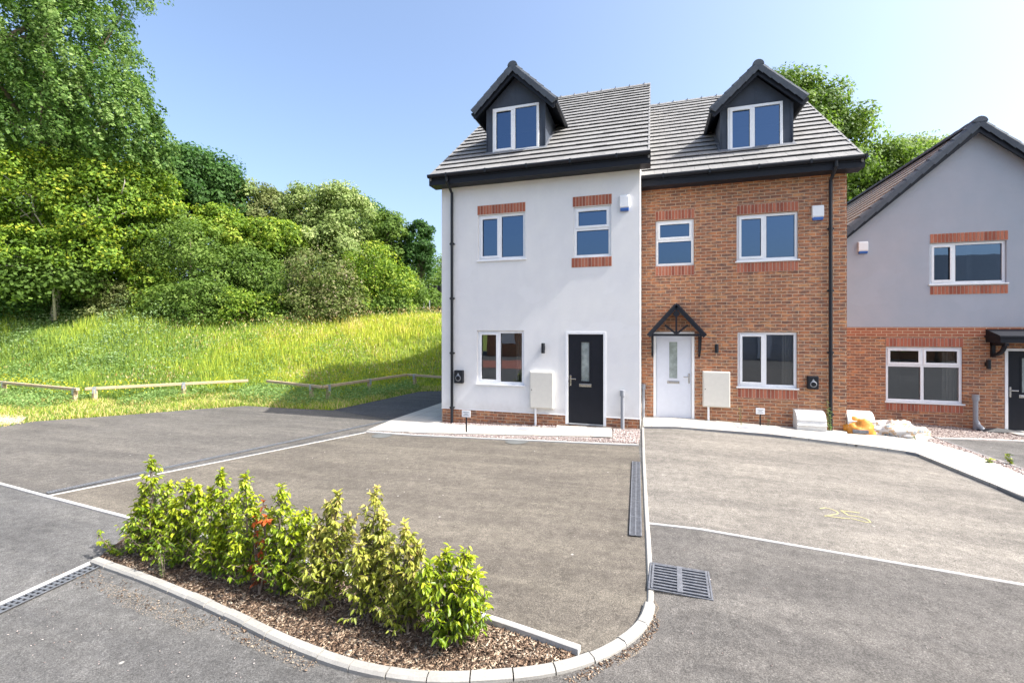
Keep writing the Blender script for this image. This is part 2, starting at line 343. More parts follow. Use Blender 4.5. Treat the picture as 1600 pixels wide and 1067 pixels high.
# ------------------------------------------------------------------ ground
def sheet(name, poly, off, mat, thick=0, kind='structure', label=None, cat=None, parent=None):
    bm = bmesh.new(); vs2 = [bm.verts.new((p[0], p[1], 0)) for p in poly]; bm.faces.new(vs2)
    for kx, _ in KN[1:-1]:
        bmesh.ops.bisect_plane(bm, geom=bm.verts[:]+bm.edges[:]+bm.faces[:], plane_co=(kx, 0, 0), plane_no=(1, 0, 0))
    if thick:
        r = bmesh.ops.extrude_face_region(bm, geom=bm.faces[:]); top = {v for v in r['geom'] if isinstance(v, bmesh.types.BMVert)}
        for v in bm.verts: v.co.z = g(v.co.x) + off + (thick if v in top else 0)
    else:
        for v in bm.verts: v.co.z = g(v.co.x) + off
    bmesh.ops.recalc_face_normals(bm, faces=bm.faces)
    if not thick:
        for f in bm.faces:
            if f.normal.z < 0: f.normal_flip()
    bmesh.ops.triangulate(bm, faces=[f for f in bm.faces if len(f.verts) > 4])
    me = bpy.data.meshes.new(name); bm.to_mesh(me); bm.free(); me.materials.append(mat)
    o = bpy.data.objects.new(name, me); COL.objects.link(o); o.parent = parent
    return tag(o, label, cat, None, kind)
# terrain
xs = np.concatenate([np.linspace(-400, -62, 8), np.arange(-60, 20.1, 1.0), np.linspace(24, 400, 9)])
ys = np.concatenate([np.linspace(-300, -22, 7), np.arange(-20, 60.1, 1.0), np.linspace(64, 500, 9)])
V = [(x, y, g(max(-79, min(59, x))) - .03 + field(x, y) + (.05*math.sin(x*1.3)*math.cos(y*1.1) if field(x, y) > .2 else 0)) for y in ys for x in xs]; nx = len(xs)
np_obj('ground', V, [(j*nx+i, j*nx+i+1, (j+1)*nx+i+1, (j+1)*nx+i) for j in range(len(ys)-1) for i in range(nx-1)], M['field'], smooth=True)['kind'] = 'structure'
gb = [G(0, 668), G(60, 658), G(130, 653), G(200, 648), G(300, 640), G(385, 634), G(450, 638), G(520, 641), G(590, 626), G(655, 612), G(720, 611)]
sheet('car_park', [(-60, -25), (-30, -2), (-19, 4.2)] + gb + [(10, 22), (30, 22), (30, -25)], 0, M['asphalt'])
# bays
CHL = (G(75, 774), G(573, 674.5)); EDGE1 = (G(573, 675), G(998, 696))
sheet('asphalt_bay_left', [(-17, 5)] + gb[1:8] + [G(613, 657), G(573, 672), G(75, 771), G(0, 755), G(-150, 716)], .004, M['bay_left'])
sheet('asphalt_bay_front', [G(75, 775), G(573, 675.5), G(998, 697), G(1010, 820), G(1014, 930), G(1008, 965), G(980, 1000), G(905, 1022), G(748, 968), G(480, 888), G(215, 813)], .004, M['asphalt_bay'])
sheet('asphalt_bay_dusty', [G(1005, 668), G(1200, 683), G(1430, 714), G(1600, 786), G(1900, 905), G(1900, 962), G(1600, 914), G(1013, 818)], .004, M['asphalt_pale'])
sheet('road', [G(1013, 820), G(1600, 916), G(1900, 964), (9, -8), (-6, -8), G(300, 1200), G(560, 1060), G(820, 1062), G(985, 1000), G(1016, 930)], .006, M['asphalt_road'])
sheet('asphalt_pad', [G(520, 641), G(590, 626), G(655, 612), (-6.1, 20), (-6.1, 12.5), G(613, 656.5)], .008, M['asphalt_dark'])
# kerbs and edgings ------------------------------------------------
def resample(pts, step):
    P = [Vector((p[0], p[1], 0)) for p in pts]; out = []
    for i in range(len(P)-1):
        p0, p1, p2, p3 = P[max(i-1, 0)], P[i], P[i+1], P[min(i+2, len(P)-1)]
        n = max(1, int((p2-p1).length/step))
        for k in range(n):
            t = k/n
            out.append(.5*((2*p1)+(p2-p0)*t+(2*p0-5*p1+4*p2-p3)*t*t+(3*p1-p0-3*p2+p3)*t**3) if len(P) > 2 else p1.lerp(p2, t))
    out.append(P[-1]); return out
def kerb(name, pts, w_, h, blk, mat, z0=-.02, ch=.012, jit=.002, gap=.005, mb=None):
    mb2 = mb or MB(); step = min(.09, blk/3); P = resample(pts, step)
    L = [0]
    for a, b in zip(P, P[1:]): L.append(L[-1]+(b-a).length)
    def pt(s):
        s = max(0, min(L[-1], s))
        for i in range(len(L)-1):
            if s <= L[i+1]: break
        t = (s-L[i])/max(1e-9, L[i+1]-L[i]); return P[i].lerp(P[i+1], t), (P[i+1]-P[i]).normalized()
    prof = [(-w_/2, z0), (-w_/2, h-ch), (-w_/2+ch, h), (w_/2-ch, h), (w_/2, h-ch), (w_/2, z0)]
    s = 0
    while s < L[-1]-.02:
        e = min(L[-1], s+blk); n = max(1, int((e-s)/step)); V = []; dj = random.uniform(-jit, jit); hj = random.uniform(-jit, jit)
        for k in range(n+1):
            p, d = pt(s + (e-gap-s)*k/n); nn = Vector((d.y, -d.x, 0))
            for u, z in prof:
                q = p + nn*(u+dj); V.append((q.x, q.y, g(q.x) + z + (hj if z > 0 else 0)))
        m = len(prof); Fc = [tuple(range(m)), tuple(n*m+j for j in range(m-1, -1, -1))]
        for k in range(n):
            for j in range(m-1): Fc.append((k*m+j, k*m+j+1, (k+1)*m+j+1, (k+1)*m+j))
        mb2.mesh(V, Fc); s = e
    if mb: return
    return tag(mb2.build(name, mat), kind='structure')
kerb('kerb_edging', [G(1004, 655), G(1005, 700), G(1008, 770), G(1011, 820), G(1014, 880), G(1016, 925), G(1015, 948)], .052, .022, .915, M['kerb'])
bedk = [G(1015, 948), G(1008, 972), G(985, 997), G(945, 1022), G(890, 1043), G(820, 1056), G(740, 1062), G(660, 1062), G(580, 1050), G(510, 1030), G(440, 1002), G(370, 968), G(300, 936), G(220, 903), G(148, 878)]
kerb('kerb', bedk, .088, .042, .27, M['kerb'], ch=.016, gap=.009, jit=.003)
kerb('edging', [G(215, 813), G(100, 783), G(0, 756), G(-150, 716), G(-400, 655)], .048, .018, .915, M['edging'], z0=-.1, ch=.006)
kerb('edging', [G(905, 1022), G(748, 968), G(480, 886), G(215, 813)], .05, .055, .915, M['edging'], z0=-.1, ch=.006)
kerb('edging', [G(75, 775), G(573, 675.5)], .034, .010, .915, M['edging'], ch=.005)
kerb('edging', [G(-90, 986), G(0, 945), G(150, 876)], .06, .016, .915, M['edging'], ch=.006)
kerb('edging', [G(1014, 818), G(1600, 914), G(1900, 963)], .038, .011, .915, M['edging'], ch=.006)
kerb('edging', [G(573, 675.5), G(998, 696.5)], .05, .03, .915, M['edging'], ch=.006)
# planting bed
BED = [bedk[k] for k in range(4, 15)] + [G(225, 815), G(480, 888), G(748, 970), G(905, 1022)]
sheet('soil', [G(890, 1042)] + bedk[5:14] + [G(150, 874), G(225, 817), G(480, 890), G(748, 972), G(900, 1023)], .006, M['soil'])

# ------------------------------------------------------------------ house parts
Y1, Y2, Y3 = 10.31, 11.54, 13.95
H1 = empty('terraced_house', ((-5.04-.245)/2, Y1, -.13), 'white rendered house with a steep grey roof and a black front door', 'house')
H2 = empty('terraced_house', (1.9, Y2, 0), 'orange brick house with a white front door under a small gabled canopy', 'house')
H3 = empty('detached_house', (7.57, Y3, -.3), 'gabled house with grey render above red brick, partly cut off at the frame edge', 'house')
def rect(Y, x0, x1, y0, y1):                 # image rectangle on facade plane Y -> (x0,x1,z0,z1)
    xm, ym = (x0+x1)/2, (y0+y1)/2
    return F(Y, x0, ym)[0], F(Y, x1, ym)[0], F(Y, xm, y1)[1], F(Y, xm, y0)[1]
def facade(name, parent, mat, Y, X0, X1, Z0, Z1, holes, dep=.12, gable=None):
    xs = sorted({X0, X1, *[h[0] for h in holes], *[h[1] for h in holes]}); zs = sorted({Z0, Z1, *[h[2] for h in holes], *[h[3] for h in holes]})
    xs = [x for x in xs if X0 <= x <= X1]; zs = [z for z in zs if Z0 <= z <= Z1]
    mb = MB()
    for a, b in zip(xs, xs[1:]):
        for c, d in zip(zs, zs[1:]):
            xm, zm = (a+b)/2, (c+d)/2
            if any(h[0] < xm < h[1] and h[2] < zm < h[3] for h in holes): continue
            mb.face([(a, Y, c), (b, Y, c), (b, Y, d), (a, Y, d)])
    for h in holes:
        a, b, c, d = h; c = max(c, Z0); d = min(d, Z1)
        if c >= d: continue
        mb.face([(a, Y, c), (a, Y+dep, c), (a, Y+dep, d), (a, Y, d)]); mb.face([(b, Y, c), (b, Y, d), (b, Y+dep, d), (b, Y+dep, c)])
        if h[3] <= Z1: mb.face([(a, Y, d), (a, Y+dep, d), (b, Y+dep, d), (b, Y, d)])
        if h[2] >= Z0: mb.face([(a, Y, c), (b, Y, c), (b, Y+dep, c), (a, Y+dep, c)])
    return mb
def window(parent, Y, r, layout='two', sill=True, lab=None, inset=.045, fw=.062, split=.47):
    x0, x1, z0, z1 = r; y0 = Y + inset; y1 = y0 + .07; mb = MB()
    if sill: z0s = z0; z0 = z0 + .035
    def ring(mb, a, b, c, d, w_, ya, yb):
        mb.box(a, b, ya, yb, c, c+w_); mb.box(a, b, ya, yb, d-w_, d); mb.box(a, a+w_, ya, yb, c+w_, d-w_); mb.box(b-w_, b, ya, yb, c+w_, d-w_)
    ring(mb, x0+.002, x1-.002, z0+.001, z1-.002, fw, y0, y1)
    W, H = x1-x0, z1-z0; cells = []
    if layout == 'two':
        m = x0 + W*split; mb.box(m-.035, m+.035, y0, y1, z0+fw, z1-fw); cells = [(x0+fw, m-.035, z0+fw, z1-fw, 1), (m+.035, x1-fw, z0+fw, z1-fw, 0)]
    elif layout == 'stack':
        m = z0 + H*.56; mb.box(x0+fw, x1-fw, y0, y1, m-.035, m+.035); cells = [(x0+fw, x1-fw, m+.035, z1-fw, 1), (x0+fw, x1-fw, z0+fw, m-.035, 0)]
    elif layout == 'four':
        mx_ = x0 + W*.49; mz = z0 + H*.66
        mb.box(mx_-.035, mx_+.035, y0, y1, z0+fw, z1-fw); mb.box(x0+fw, mx_-.035, y0, y1, mz-.035, mz+.035); mb.box(mx_+.035, x1-fw, y0, y1, mz-.035, mz+.035)
        cells = [(x0+fw, mx_-.035, mz+.035, z1-fw, 1), (mx_+.035, x1-fw, mz+.035, z1-fw, 1), (x0+fw, mx_-.035, z0+fw, mz-.035, 0), (mx_+.035, x1-fw, z0+fw, mz-.035, 0)]
    fr = mb.build('window', M['white'], parent, bevel=.006)
    if lab: fr['label'] = lab
    for a, b, c, d, opening in cells:
        p = MB()
        if opening:
            s = MB(); ring(s, a-.012, b+.012, c-.012, d+.012, .055, y0-.016, y0-.001); s.build('sash', M['white'], fr, bevel=.004)
            v = MB(); v.box((a+b)/2-.13, (a+b)/2+.13, y0-.028, y0-.017, d-.03, d-.012); v.build('trickle_vent', M['white'], fr)
            a += .04; b -= .04; c += .04; d -= .04
        g_ = MB(); t = .011; ring(g_, a-.006, b+.006, c-.006, d+.006, t, y0+.004, y0+.010) ; g_.build('glazing_seal', M['black'], fr)
        p.face([(a, y0+.028, c), (b, y0+.028, c), (b, y0+.028, d), (a, y0+.028, d)]); p.build('pane', M['glass' if z0 > 2.5 else 'glass_low'], fr, fix=False)
    if z0 < 2.5:
        cu = MB(); n_ = 7; cw = .16*W
        for k in range(n_): cu.box(x1-fw-cw*(k+1)/n_, x1-fw-cw*k/n_-.004, y1+.10+.02*(k % 2), y1+.13+.02*(k % 2), z0-.05, z1+.02)
        cu.build('curtain', M['room'], fr)
    if sill:
        s = MB(); s.box(x0-.03, x1+.03, Y-.035, y1, z0s, z0-.001); s.build('sill', M['white'], fr, bevel=.005)
    return fr
def soldier(parent, Y, px0, px1, py0, py1, name='soldier_course', mat='soldier'):
    x0, x1, z0, z1 = rect(Y, px0, px1, py0, py1); mb = MB(); z0 = (z0)
    # bricks as separate proud pieces with mortar between
    n = max(1, round((x1-x0)/.075)); st = (x1-x0)/n
    bk = MB(); bk.box(x0, x1, Y-.003, Y+.02, z0, z1)
    o = bk.build(name, M['mortar'], parent)
    for k in range(n): mb.box(x0+k*st+.0085, x0+(k+1)*st-.0085, Y-.009-random.random()*.002, Y-.002, z0+.008, z1-.008)
    mb.build('bricks', M['soldierbrick'], o)
M['mortar'] = plain('mortar', (.52, .38, .30), .95, .1)
def sb():
    t = NT('soldier_bricks'); col = t.ramp(t.attr(), [(0, (.27, .085, .055)), (.5, (.38, .125, .075)), (1, (.45, .17, .105))])
    col = t.mix(.5, col, t.ramp(t.noise(40, 4, .7), [(.3, G3(.7)), (.7, G3(1.3))]), 'MULTIPLY'); return t.base(col, .88, .2)
M['soldierbrick'] = sb()
def front_door(parent, Y, r, leafmat, hinge, gl, lab=None):
    x0, x1, z0, z1 = r; fw = .062; y0 = Y+.03
    fr = MB(); fr.box(x0, x0+fw, Y-.006, Y+.09, z0, z1); fr.box(x1-fw, x1, Y-.006, Y+.09, z0, z1); fr.box(x0+fw, x1-fw, Y-.006, Y+.09, z1-fw, z1)
    d = MB(); a, b, c, e = x0+fw+.006, x1-fw-.006, z0+.03, z1-fw-.006; W, H = b-a, e-c
    gx0, gx1, gz0, gz1 = a+W*gl[0], a+W*gl[1], c+H*gl[2], c+H*gl[3]
    for q in ((a, gx0, c, e), (gx1, b, c, e), (gx0, gx1, c, gz0), (gx0, gx1, gz1, e)): d.box(q[0], q[1], y0, y0+.045, q[2], q[3])
    do = d.build('door', leafmat, parent)
    if lab: do['label'] = lab
    fr.build('door_frame', M['white'], do, bevel=.004)
    t = MB(); t.box(x0+fw, x1-fw, Y-.03, Y+.09, z0, z0+.026); t.build('threshold', M['lead'], do)
    s = MB()
    for q in ((gx0-.02, gx1+.02, gz0-.02, gz0+.012), (gx0-.02, gx1+.02, gz1-.012, gz1+.02), (gx0-.02, gx0+.012, gz0+.012, gz1-.012), (gx1-.012, gx1+.02, gz0+.012, gz1-.012)): s.box(q[0], q[1], y0-.008, y0+.02, q[2], q[3])
    s.build('glazing_frame', leafmat, do)
    p = MB(); p.box(gx0+.012, gx1-.012, y0+.012, y0+.024, gz0+.012, gz1-.012); p.build('door_pane', M['frost'], do)
    lp = MB(); xm = (gx0+gx1)/2 + (.0); lz = c+H*.43; lp.box(xm-.14, xm+.14, y0-.012, y0, lz-.035, lz+.035); lp.box(xm-.11, xm+.11, y0-.018, y0-.012, lz-.02, lz+.02); lp.build('letter_plate', M['chrome'], do, bevel=.004)
    hx = a+.05 if hinge > 0 else b-.05; h = MB(); hz = c+H*.48
    h.box(hx-.018, hx+.018, y0-.01, y0, hz-.12, hz+.12); h.bar((hx, y0-.05, hz+.04), (hx+hinge*.13, y0-.05, hz+.04), .02, .022); h.bar((hx, y0, hz+.04), (hx, y0-.06, hz+.04), .02, .02, (1, 0, 0)); h.build('handle', M['chrome'], do, bevel=.004)
def tiles(parent, name, x0, x1, ye, ze, run, slope, mat, skip=None, gauge=.325, tw=.3, back=False):
    """courses of separate flat tiles climbing from the eave (ye, ze) for a horizontal run"""
    ca = math.cos(math.atan(slope)); sa = math.sin(math.atan(slope)); Ls = run/ca; n = round(Ls/gauge); gg = Ls/n; mb = MB()
    sg = -1 if back else 1
    for k in range(n):
        s0 = k*gg - (.05 if k == 0 else .0); s1 = (k+1)*gg + .02; off = (k % 2)*tw/2; x = x0 - off
        while x < x1-.01:
            a, b = max(x, x0), min(x+tw-.004, x1); x += tw
            if b-a < .03: continue
            h0 = .046 + random.uniform(-.003, .003); h1 = .006
            def pt(xx, s, h): return (xx, ye + sg*(s*ca - h*sa), ze + s*sa + h*ca)
            if skip and skip((a+b)/2, pt(0, (s0+s1)/2, 0)[1]): continue
            A, B, C_, D = pt(a, s0, h0), pt(b, s0, h0), pt(b, s1, h1), pt(a, s1, h1)
            A2, B2 = pt(a, s0, h0-.013), pt(b, s0, h0-.013); C2, D2 = pt(b, s1, -.012), pt(a, s1, -.012)
            mb.mesh([A, B, C_, D, A2, B2, C2, D2], [(0,1,2,3), (4,5,1,0), (5,6,2,1), (7,4,0,3)])
    o = mb.build(name, mat, parent, fix=False)
    return o
def house_body(parent, X0, X1, Y, zb, zw, depth, ye, ze, run, slope, wallmat, vx0, vx1):
    """side walls, back wall, gables, deck, rear roof"""
    mb = MB(); yb = Y+depth; yr = ye+run; zr = ze+run*slope
    for x in (X0, X1):
        mb.face([(x, Y+.001, zb), (x, yb, zb), (x, yb, zw), (x, yr, zr-.22), (x, Y+.001, zw)])
    mb.face([(X0, yb, zb), (X1, yb, zb), (X1, yb, zw), (X0, yb, zw)])
    mb.build('side_wall', wallmat, parent, fix=False)
    dk = MB()
    th = .11
    for sg, yy in ((1, ye), (-1, 2*yr-ye)):
        A = [(vx0+.03, yy, ze), (vx1-.03, yy, ze), (vx1-.03, yr, zr), (vx0+.03, yr, zr)]
        dk.mesh(A + [(p[0], p[1], p[2]-th) for p in A], [(0,1,2,3), (4,5,6,7), (0,1,5,4), (1,2,6,5), (3,0,4,7)])
    dk.build('roof_deck', M['soffit'], parent)
    return yr, zr
def gutter(parent, x0, x1, y, z, name='gutter'):
    mb = MB(); prof = [(-.055 + .0, .0), (-.06, -.03), (-.045, -.065), (0, -.08), (.045, -.065), (.06, -.03), (.055, 0)]
    mb.prism(prof, lambda u, v, t: (t, y+u, z+v), x0, x1)
    x = x0+.5
    while x < x1: mb.box(x-.02, x+.02, y-.066, y+.06, z-.085, z+.006); x += 1.0
    return mb.build(name, M['black'], parent)
def interior(parent, X0, X1, Y, levels):
    mb = MB(); d = 3.4; X0 += .02; X1 -= .02
    z0, z1 = levels[0], levels[-1]
    mb.face([(X0, Y+d, z0), (X1, Y+d, z0), (X1, Y+d, z1), (X0, Y+d, z1)])
    mb.face([(X0, Y+.13, z0), (X0, Y+d, z0), (X0, Y+d, z1), (X0, Y+.13, z1)]); mb.face([(X1, Y+.13, z0), (X1, Y+d, z0), (X1, Y+d, z1), (X1, Y+.13, z1)])
    xm = X0+(X1-X0)*.5; mb.box(xm-.05, xm+.05, Y+.2, Y+d, z0, z1)
    for z in levels: mb.box(X0, X1, Y+.13, Y+d, z-.02, z+.02)
    mb.build('interior', M['room'], parent)
def dormer(H, cx, hw, vhw, Yf, zbase, zeave, zapex, roofz, win, lab):
    """cx centre, hw face half width, vhw verge half width, Yf face plane; roofz(y) main roof height; z absolute"""
    sl = (zapex-zeave)/vhw; yv = Yf-.24; yint = lambda z: (z - roofz(0))/(roofz(1)-roofz(0))
    zt = zapex - .16                       # cladding apex under the verge
    zc = zt - hw*sl
    a, b, c, d = win; mb = MB()
    # front cladding around the window
    P = lambda x, z: (x, Yf, z)
    mb.face([P(cx-hw, zbase), P(a, zbase), P(a, zc), P(cx-hw, zc)]); mb.face([P(b, zbase), P(cx+hw, zbase), P(cx+hw, zc), P(b, zc)])
    mb.face([P(a, zbase), P(b, zbase), P(b, c), P(a, c)])
    if d < zc: mb.face([P(a, d), P(b, d), P(b, zc), P(a, zc)])
    mb.face([P(cx-hw, zc), P(cx+hw, zc), P(cx, zt)])
    for s in (-1, 1):                      # cheeks
        x = cx+s*hw; yb = yint(zc); mb.face([(x, Yf, zbase), (x, yint(zbase)+.02, zbase), (x, yb, zc), (x, Yf, zc)])
    for (u, v, p, q) in ((a, a, c, d), (b, b, c, d)): mb.face([(u, Yf, p), (u, Yf+.1, p), (u, Yf+.1, q), (u, Yf, q)])
    o = mb.build('dormer', M['anth'], H, fix=False); o['label'] = lab
    jb = MB(); jb.box(cx-.012, cx+.012, Yf-.006, Yf, d+.03, zt-.25); jb.build('joint_strip', M['anth'], o)
    for s in (-1, 1):
        jb = MB(); jb.box(cx+s*hw-.03, cx+s*hw+.03, Yf-.012, Yf-.001, zbase+.02, zc-.02); jb.build('corner_trim', M['anth'], o)
    # dark inside of dormer
    ib = MB(); ib.face([(cx-hw+.01, Yf+1.3, zbase-.3), (cx+hw-.01, Yf+1.3, zbase-.3), (cx+hw-.01, Yf+1.3, zc), (cx-hw+.01, Yf+1.3, zc)]); ib.face([(cx-hw+.01, Yf+.1, zc), (cx+hw-.01, Yf+.1, zc), (cx+hw-.01, Yf+1.3, zc), (cx-hw+.01, Yf+1.3, zc)])
    for s in (-1, 1): ib.face([(cx+s*(hw-.01), Yf+.1, zbase-.3), (cx+s*(hw-.01), Yf+1.3, zbase-.3), (cx+s*(hw-.01), Yf+1.3, zc), (cx+s*(hw-.01), Yf+.1, zc)])
    ib.face([(cx-hw, Yf+.1, zbase-.3), (cx+hw, Yf+.1, zbase-.3), (cx+hw, Yf+1.3, zbase-.3), (cx-hw, Yf+1.3, zbase-.3)])
    ib.build('interior', M['room'], o)
    window(H, Yf-.075, win, 'two', False, inset=.03)
    # little roof: two slopes running back into the main roof, as tiled courses
    rb = MB(); n = 5; ca = 1/math.sqrt(1+sl*sl)
    for s in (-1, 1):
        for k in range(n):
            t0, t1 = k/n, (k+1)/n; x0 = cx+s*vhw*(1-t0); x1 = cx+s*vhw*(1-t1); z0 = zeave+(zapex-zeave)*t0; z1 = zeave+(zapex-zeave)*t1
            for j in range(8):
                ya = yv+.06+j*.32; ybk0 = yint(z0)+.1; ybk1 = yint(z1)+.1; yb = ya+.315
                if ya > ybk1: continue
                A = (x0, ya, z0+.03); B = (x0, min(yb, max(ya, ybk0)), z0+.03); C_ = (x1, min(yb, ybk1), z1+.005); D = (x1, ya, z1+.005)
                rb.mesh([A, B, C_, D, (A[0], A[1], A[2]-.035), (B[0], B[1], B[2]-.035)], [(0, 1, 2, 3), (0, 4, 5, 1)])
        # soffit
        rb2 = MB(); rb2.face([(cx+s*vhw, yv+.05, zeave-.06), (cx+s*vhw, yint(zeave), zeave-.06), (cx, yint(zapex), zapex-.08), (cx, yv+.05, zapex-.08)]); rb2.build('soffit', M['soffit'], o)
    rb.build('dormer_roof', M['tile'], o, fix=False)
    # bargeboard
    bb = MB()
    for s in (-1, 1):
        bb.mesh([(cx, yv+.02, zapex-.03), (cx+s*vhw, yv+.02, zeave-.03), (cx+s*vhw, yv+.02, zeave-.15), (cx+s*(vhw-.05), yv+.02, zeave-.17), (cx, yv+.02, zapex-.24),
                 (cx, yv+.06, zapex-.03), (cx+s*vhw, yv+.06, zeave-.03), (cx+s*vhw, yv+.06, zeave-.15), (cx+s*(vhw-.05), yv+.06, zeave-.17), (cx, yv+.06, zapex-.24)],
                [(0,1,2,3,4), (9,8,7,6,5), (0,5,6,1), (1,6,7,2), (2,7,8,3), (3,8,9,4)])
    bb.build('bargeboard', M['soffit'], o)
    # dry verge caps: separate rounded units stepping up to a rounded ridge end
    vb = MB(); nv = 6
    for s in (-1, 1):
        for k in range(nv):
            t0, t1 = k/nv, (k+1)/nv+.012; e = .012*(k % 2)
            p0 = Vector((cx+s*vhw*(1-t0)*1.02, 0, zeave+(zapex-zeave)*t0)); p1 = Vector((cx+s*vhw*(1-t1)*1.02, 0, zeave+(zapex-zeave)*t1)); d = (p1-p0).normalized(); up = Vector((-d.z*s, 0, d.x*s)) if False else Vector((s*abs(d.z), 0, abs(d.x)))
            prof = [(-.035, -.10), (-.04, .02), (-.02, .065), (.04, .085), (.10, .07), (.13, .03), (.12, .0)]
            V = [(q.x+up.x*(h*f), yv+u, q.z+up.z*(h*f)) for q, f in ((p0, 1.12), (p1, .92)) for u, h in prof]; m = len(prof)
            vb.mesh(V, [(j, j+1, m+j+1, m+j) for j in range(m-1)] + [tuple(range(m)), tuple(range(2*m-1, m-1, -1))])
    # ridge cap
    y = yv-.04; yend = yint(zapex)+.1
    while y < yend:
        ye2 = min(y+.42, yend); V = []; m = 9
        for yy, rr in ((y, .125), (ye2, .115)):
            for j in range(m): an = PI*j/(m-1); V.append((cx+rr*math.cos(an), yy, zapex-.02+rr*.95*math.sin(an)))
        vb.mesh(V, [(j, j+1, m+j+1, m+j) for j in range(m-1)] + [tuple(range(m))]); y += .4
    vb.build('verge_tiles', M['verge'], o)
    for s in (-1, 1):                       # dormer gutters at the sides
        gm = MB(); yb = yint(zeave-.05); x = cx+s*(vhw+.02)
        prof = [(-.05, 0), (-.05, -.05), (0, -.085), (.05, -.05), (.05, 0)]
        gm.prism(prof, lambda u, v, t: (x+u, t, zeave+.0+v), yv+.04, yb); gm.build('gutter', M['black'], o)
    fl = MB()                               # lead apron and soakers
    e0 = roofz(Yf-.16)
    fl.face([(cx-hw-.08, Yf-.10, roofz(Yf-.10)+.052), (cx+hw+.08, Yf-.10, roofz(Yf-.10)+.052), (cx+hw+.05, Yf-.008, roofz(Yf)+.06), (cx-hw-.05, Yf-.008, roofz(Yf)+.06)])
    for s in (-1, 1):
        x = cx+s*(hw+.004); x2 = cx+s*(hw+.07); ya, yb = Yf, yint(zeave-.1)
        fl.face([(x, ya, roofz(ya)+.052), (x2, ya, roofz(ya)+.052), (x2, yb, roofz(yb)+.052), (x, yb, roofz(yb)+.052)])
    fl.build('flashing', M['leaddark'], o)
def downpipe(H, x, y, z0, z1, yg):
    mb = MB(); mb.tube([(x, yg, z1), (x, yg, z1-.12), (x, y+.0, z1-.34), (x, y, z0)], .036, 10)
    z = z0+.4
    while z < z1-.5: mb.box(x-.06, x+.06, y-.01, y+.045, z-.018, z+.018); mb.tube([(x, y, z-.03), (x, y, z+.03)], .044, 10); z += 1.35
    mb.build('downpipe', M['black'], H, smooth=False)

# ---- house 1
SL = .79; RUN = 5.2
w1a = rect(Y1, 747, 820.6, 334, 407.8); w1b = rect(Y1, 896.4, 955, 322, 401.6); w1c = rect(Y1, 745.5, 818.6, 516.5, 602.5)
d1 = rect(Y1, 883.4, 947, 518, 664)
X0, X1 = -5.04, -.245; zw = 3.62+EYE; zp = EYE-1.96; ze1 = 3.76+EYE; ye1 = Y1-.35
hs = [w1a, w1b, w1c, d1]
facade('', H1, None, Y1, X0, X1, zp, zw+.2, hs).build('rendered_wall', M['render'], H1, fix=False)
facade('', H1, None, Y1+.012, X0+.012, X1-.012, -.4, zp, [d1]).build('brick_plinth', M['brick'], H1, fix=False)
b = MB(); b.box(X0, X0+.02, Y1-.0, Y1+.02, zp-.012, zp-.001); b.box(X0, d1[0], Y1-.012, Y1+.012, zp-.014, zp); b.box(d1[1], X1, Y1-.012, Y1+.012, zp-.014, zp); b.build('bellcast_bead', M['white'], H1)
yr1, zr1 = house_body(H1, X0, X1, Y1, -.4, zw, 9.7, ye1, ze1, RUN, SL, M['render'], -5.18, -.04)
roof1 = lambda y: ze1 + (y-ye1)*SL
D1 = dict(cx=-3.27, hw=.745, Yf=10.86)
in1 = lambda x, y: abs(x-(-3.27)) < .7 and 10.95 < y < 12.3
tiles(H1, 'roof', -5.18, -.04, ye1, ze1, RUN, SL, M['tile'], in1)
tiles(H1, 'rear_roof', -5.18, -.04, 2*yr1-ye1, ze1, RUN, SL, M['tile'], None, back=True)
interior(H1, X0, X1, Y1, [.02, 2.62, 5.2])
def ridge(H, x0, x1, yr, zr):
    mb = MB(); x = x0
    while x < x1-.05:
        b2 = min(x+.44, x1); mb.mesh([(x, yr-.13, zr-.05), (x, yr-.06, zr+.03), (x, yr, zr+.05), (x, yr+.06, zr+.03), (x, yr+.13, zr-.05), (b2, yr-.13, zr-.05), (b2, yr-.06, zr+.03), (b2, yr, zr+.05), (b2, yr+.06, zr+.03), (b2, yr+.13, zr-.05)], [(0,1,6,5), (1,2,7,6), (2,3,8,7), (3,4,9,8), (0,1,2,3,4), (5,6,7,8,9)])
        mb.box(x-.012, x+.012, yr-.1, yr+.1, zr-.02, zr+.055); x += .45
    mb.build('ridge_tiles', M['tile'], H)
ridge(H1, -5.18, -.04, yr1, zr1)
def eaves(H, x0, x1, Y, ye, ze):
    f = MB(); f.box(x0, x1, ye+.02, ye+.045, ze-.235, ze-.02); f.box(x0, x1, ye+.045, Y+.03, ze-.235, ze-.215); f.build('fascia', M['soffit'], H)
    gutter(H, x0, x1, ye-.04, ze-.0)
def verge(H, x, ye, ze, run, sl, sgn, w_=.04):
    mb = MB()
    for a, b2, h in ((ye, ye+run, 1),):
        A = [(x, ye-.02, ze-.14), (x, ye-.02, ze+.03), (x, ye+run, ze+run*sl+.03), (x, ye+run, ze+run*sl-.12)]
        B = [(p[0]-sgn*w_, p[1], p[2]) for p in A]; mb.mesh(A+B, [(0,1,2,3), (4,7,6,5), (0,4,5,1), (1,5,6,2), (2,6,7,3), (0,3,7,4)])
        A = [(x, 2*(ye+run)-p[1], p[2]) for p in A]; B = [(p[0]-sgn*w_, p[1], p[2]) for p in A]; mb.mesh(A+B, [(0,1,2,3), (4,7,6,5), (0,4,5,1), (1,5,6,2), (2,6,7,3), (0,3,7,4)])
    mb.build('verge', M['tile'], H)
eaves(H1, -5.22, -.02, Y1, ye1, ze1); verge(H1, -5.185, ye1, ze1, RUN, SL, -1); verge(H1, -.035, ye1, ze1, RUN, SL, 1)
wd1 = rect(10.81, 769.5, 842, 165, 236.5)
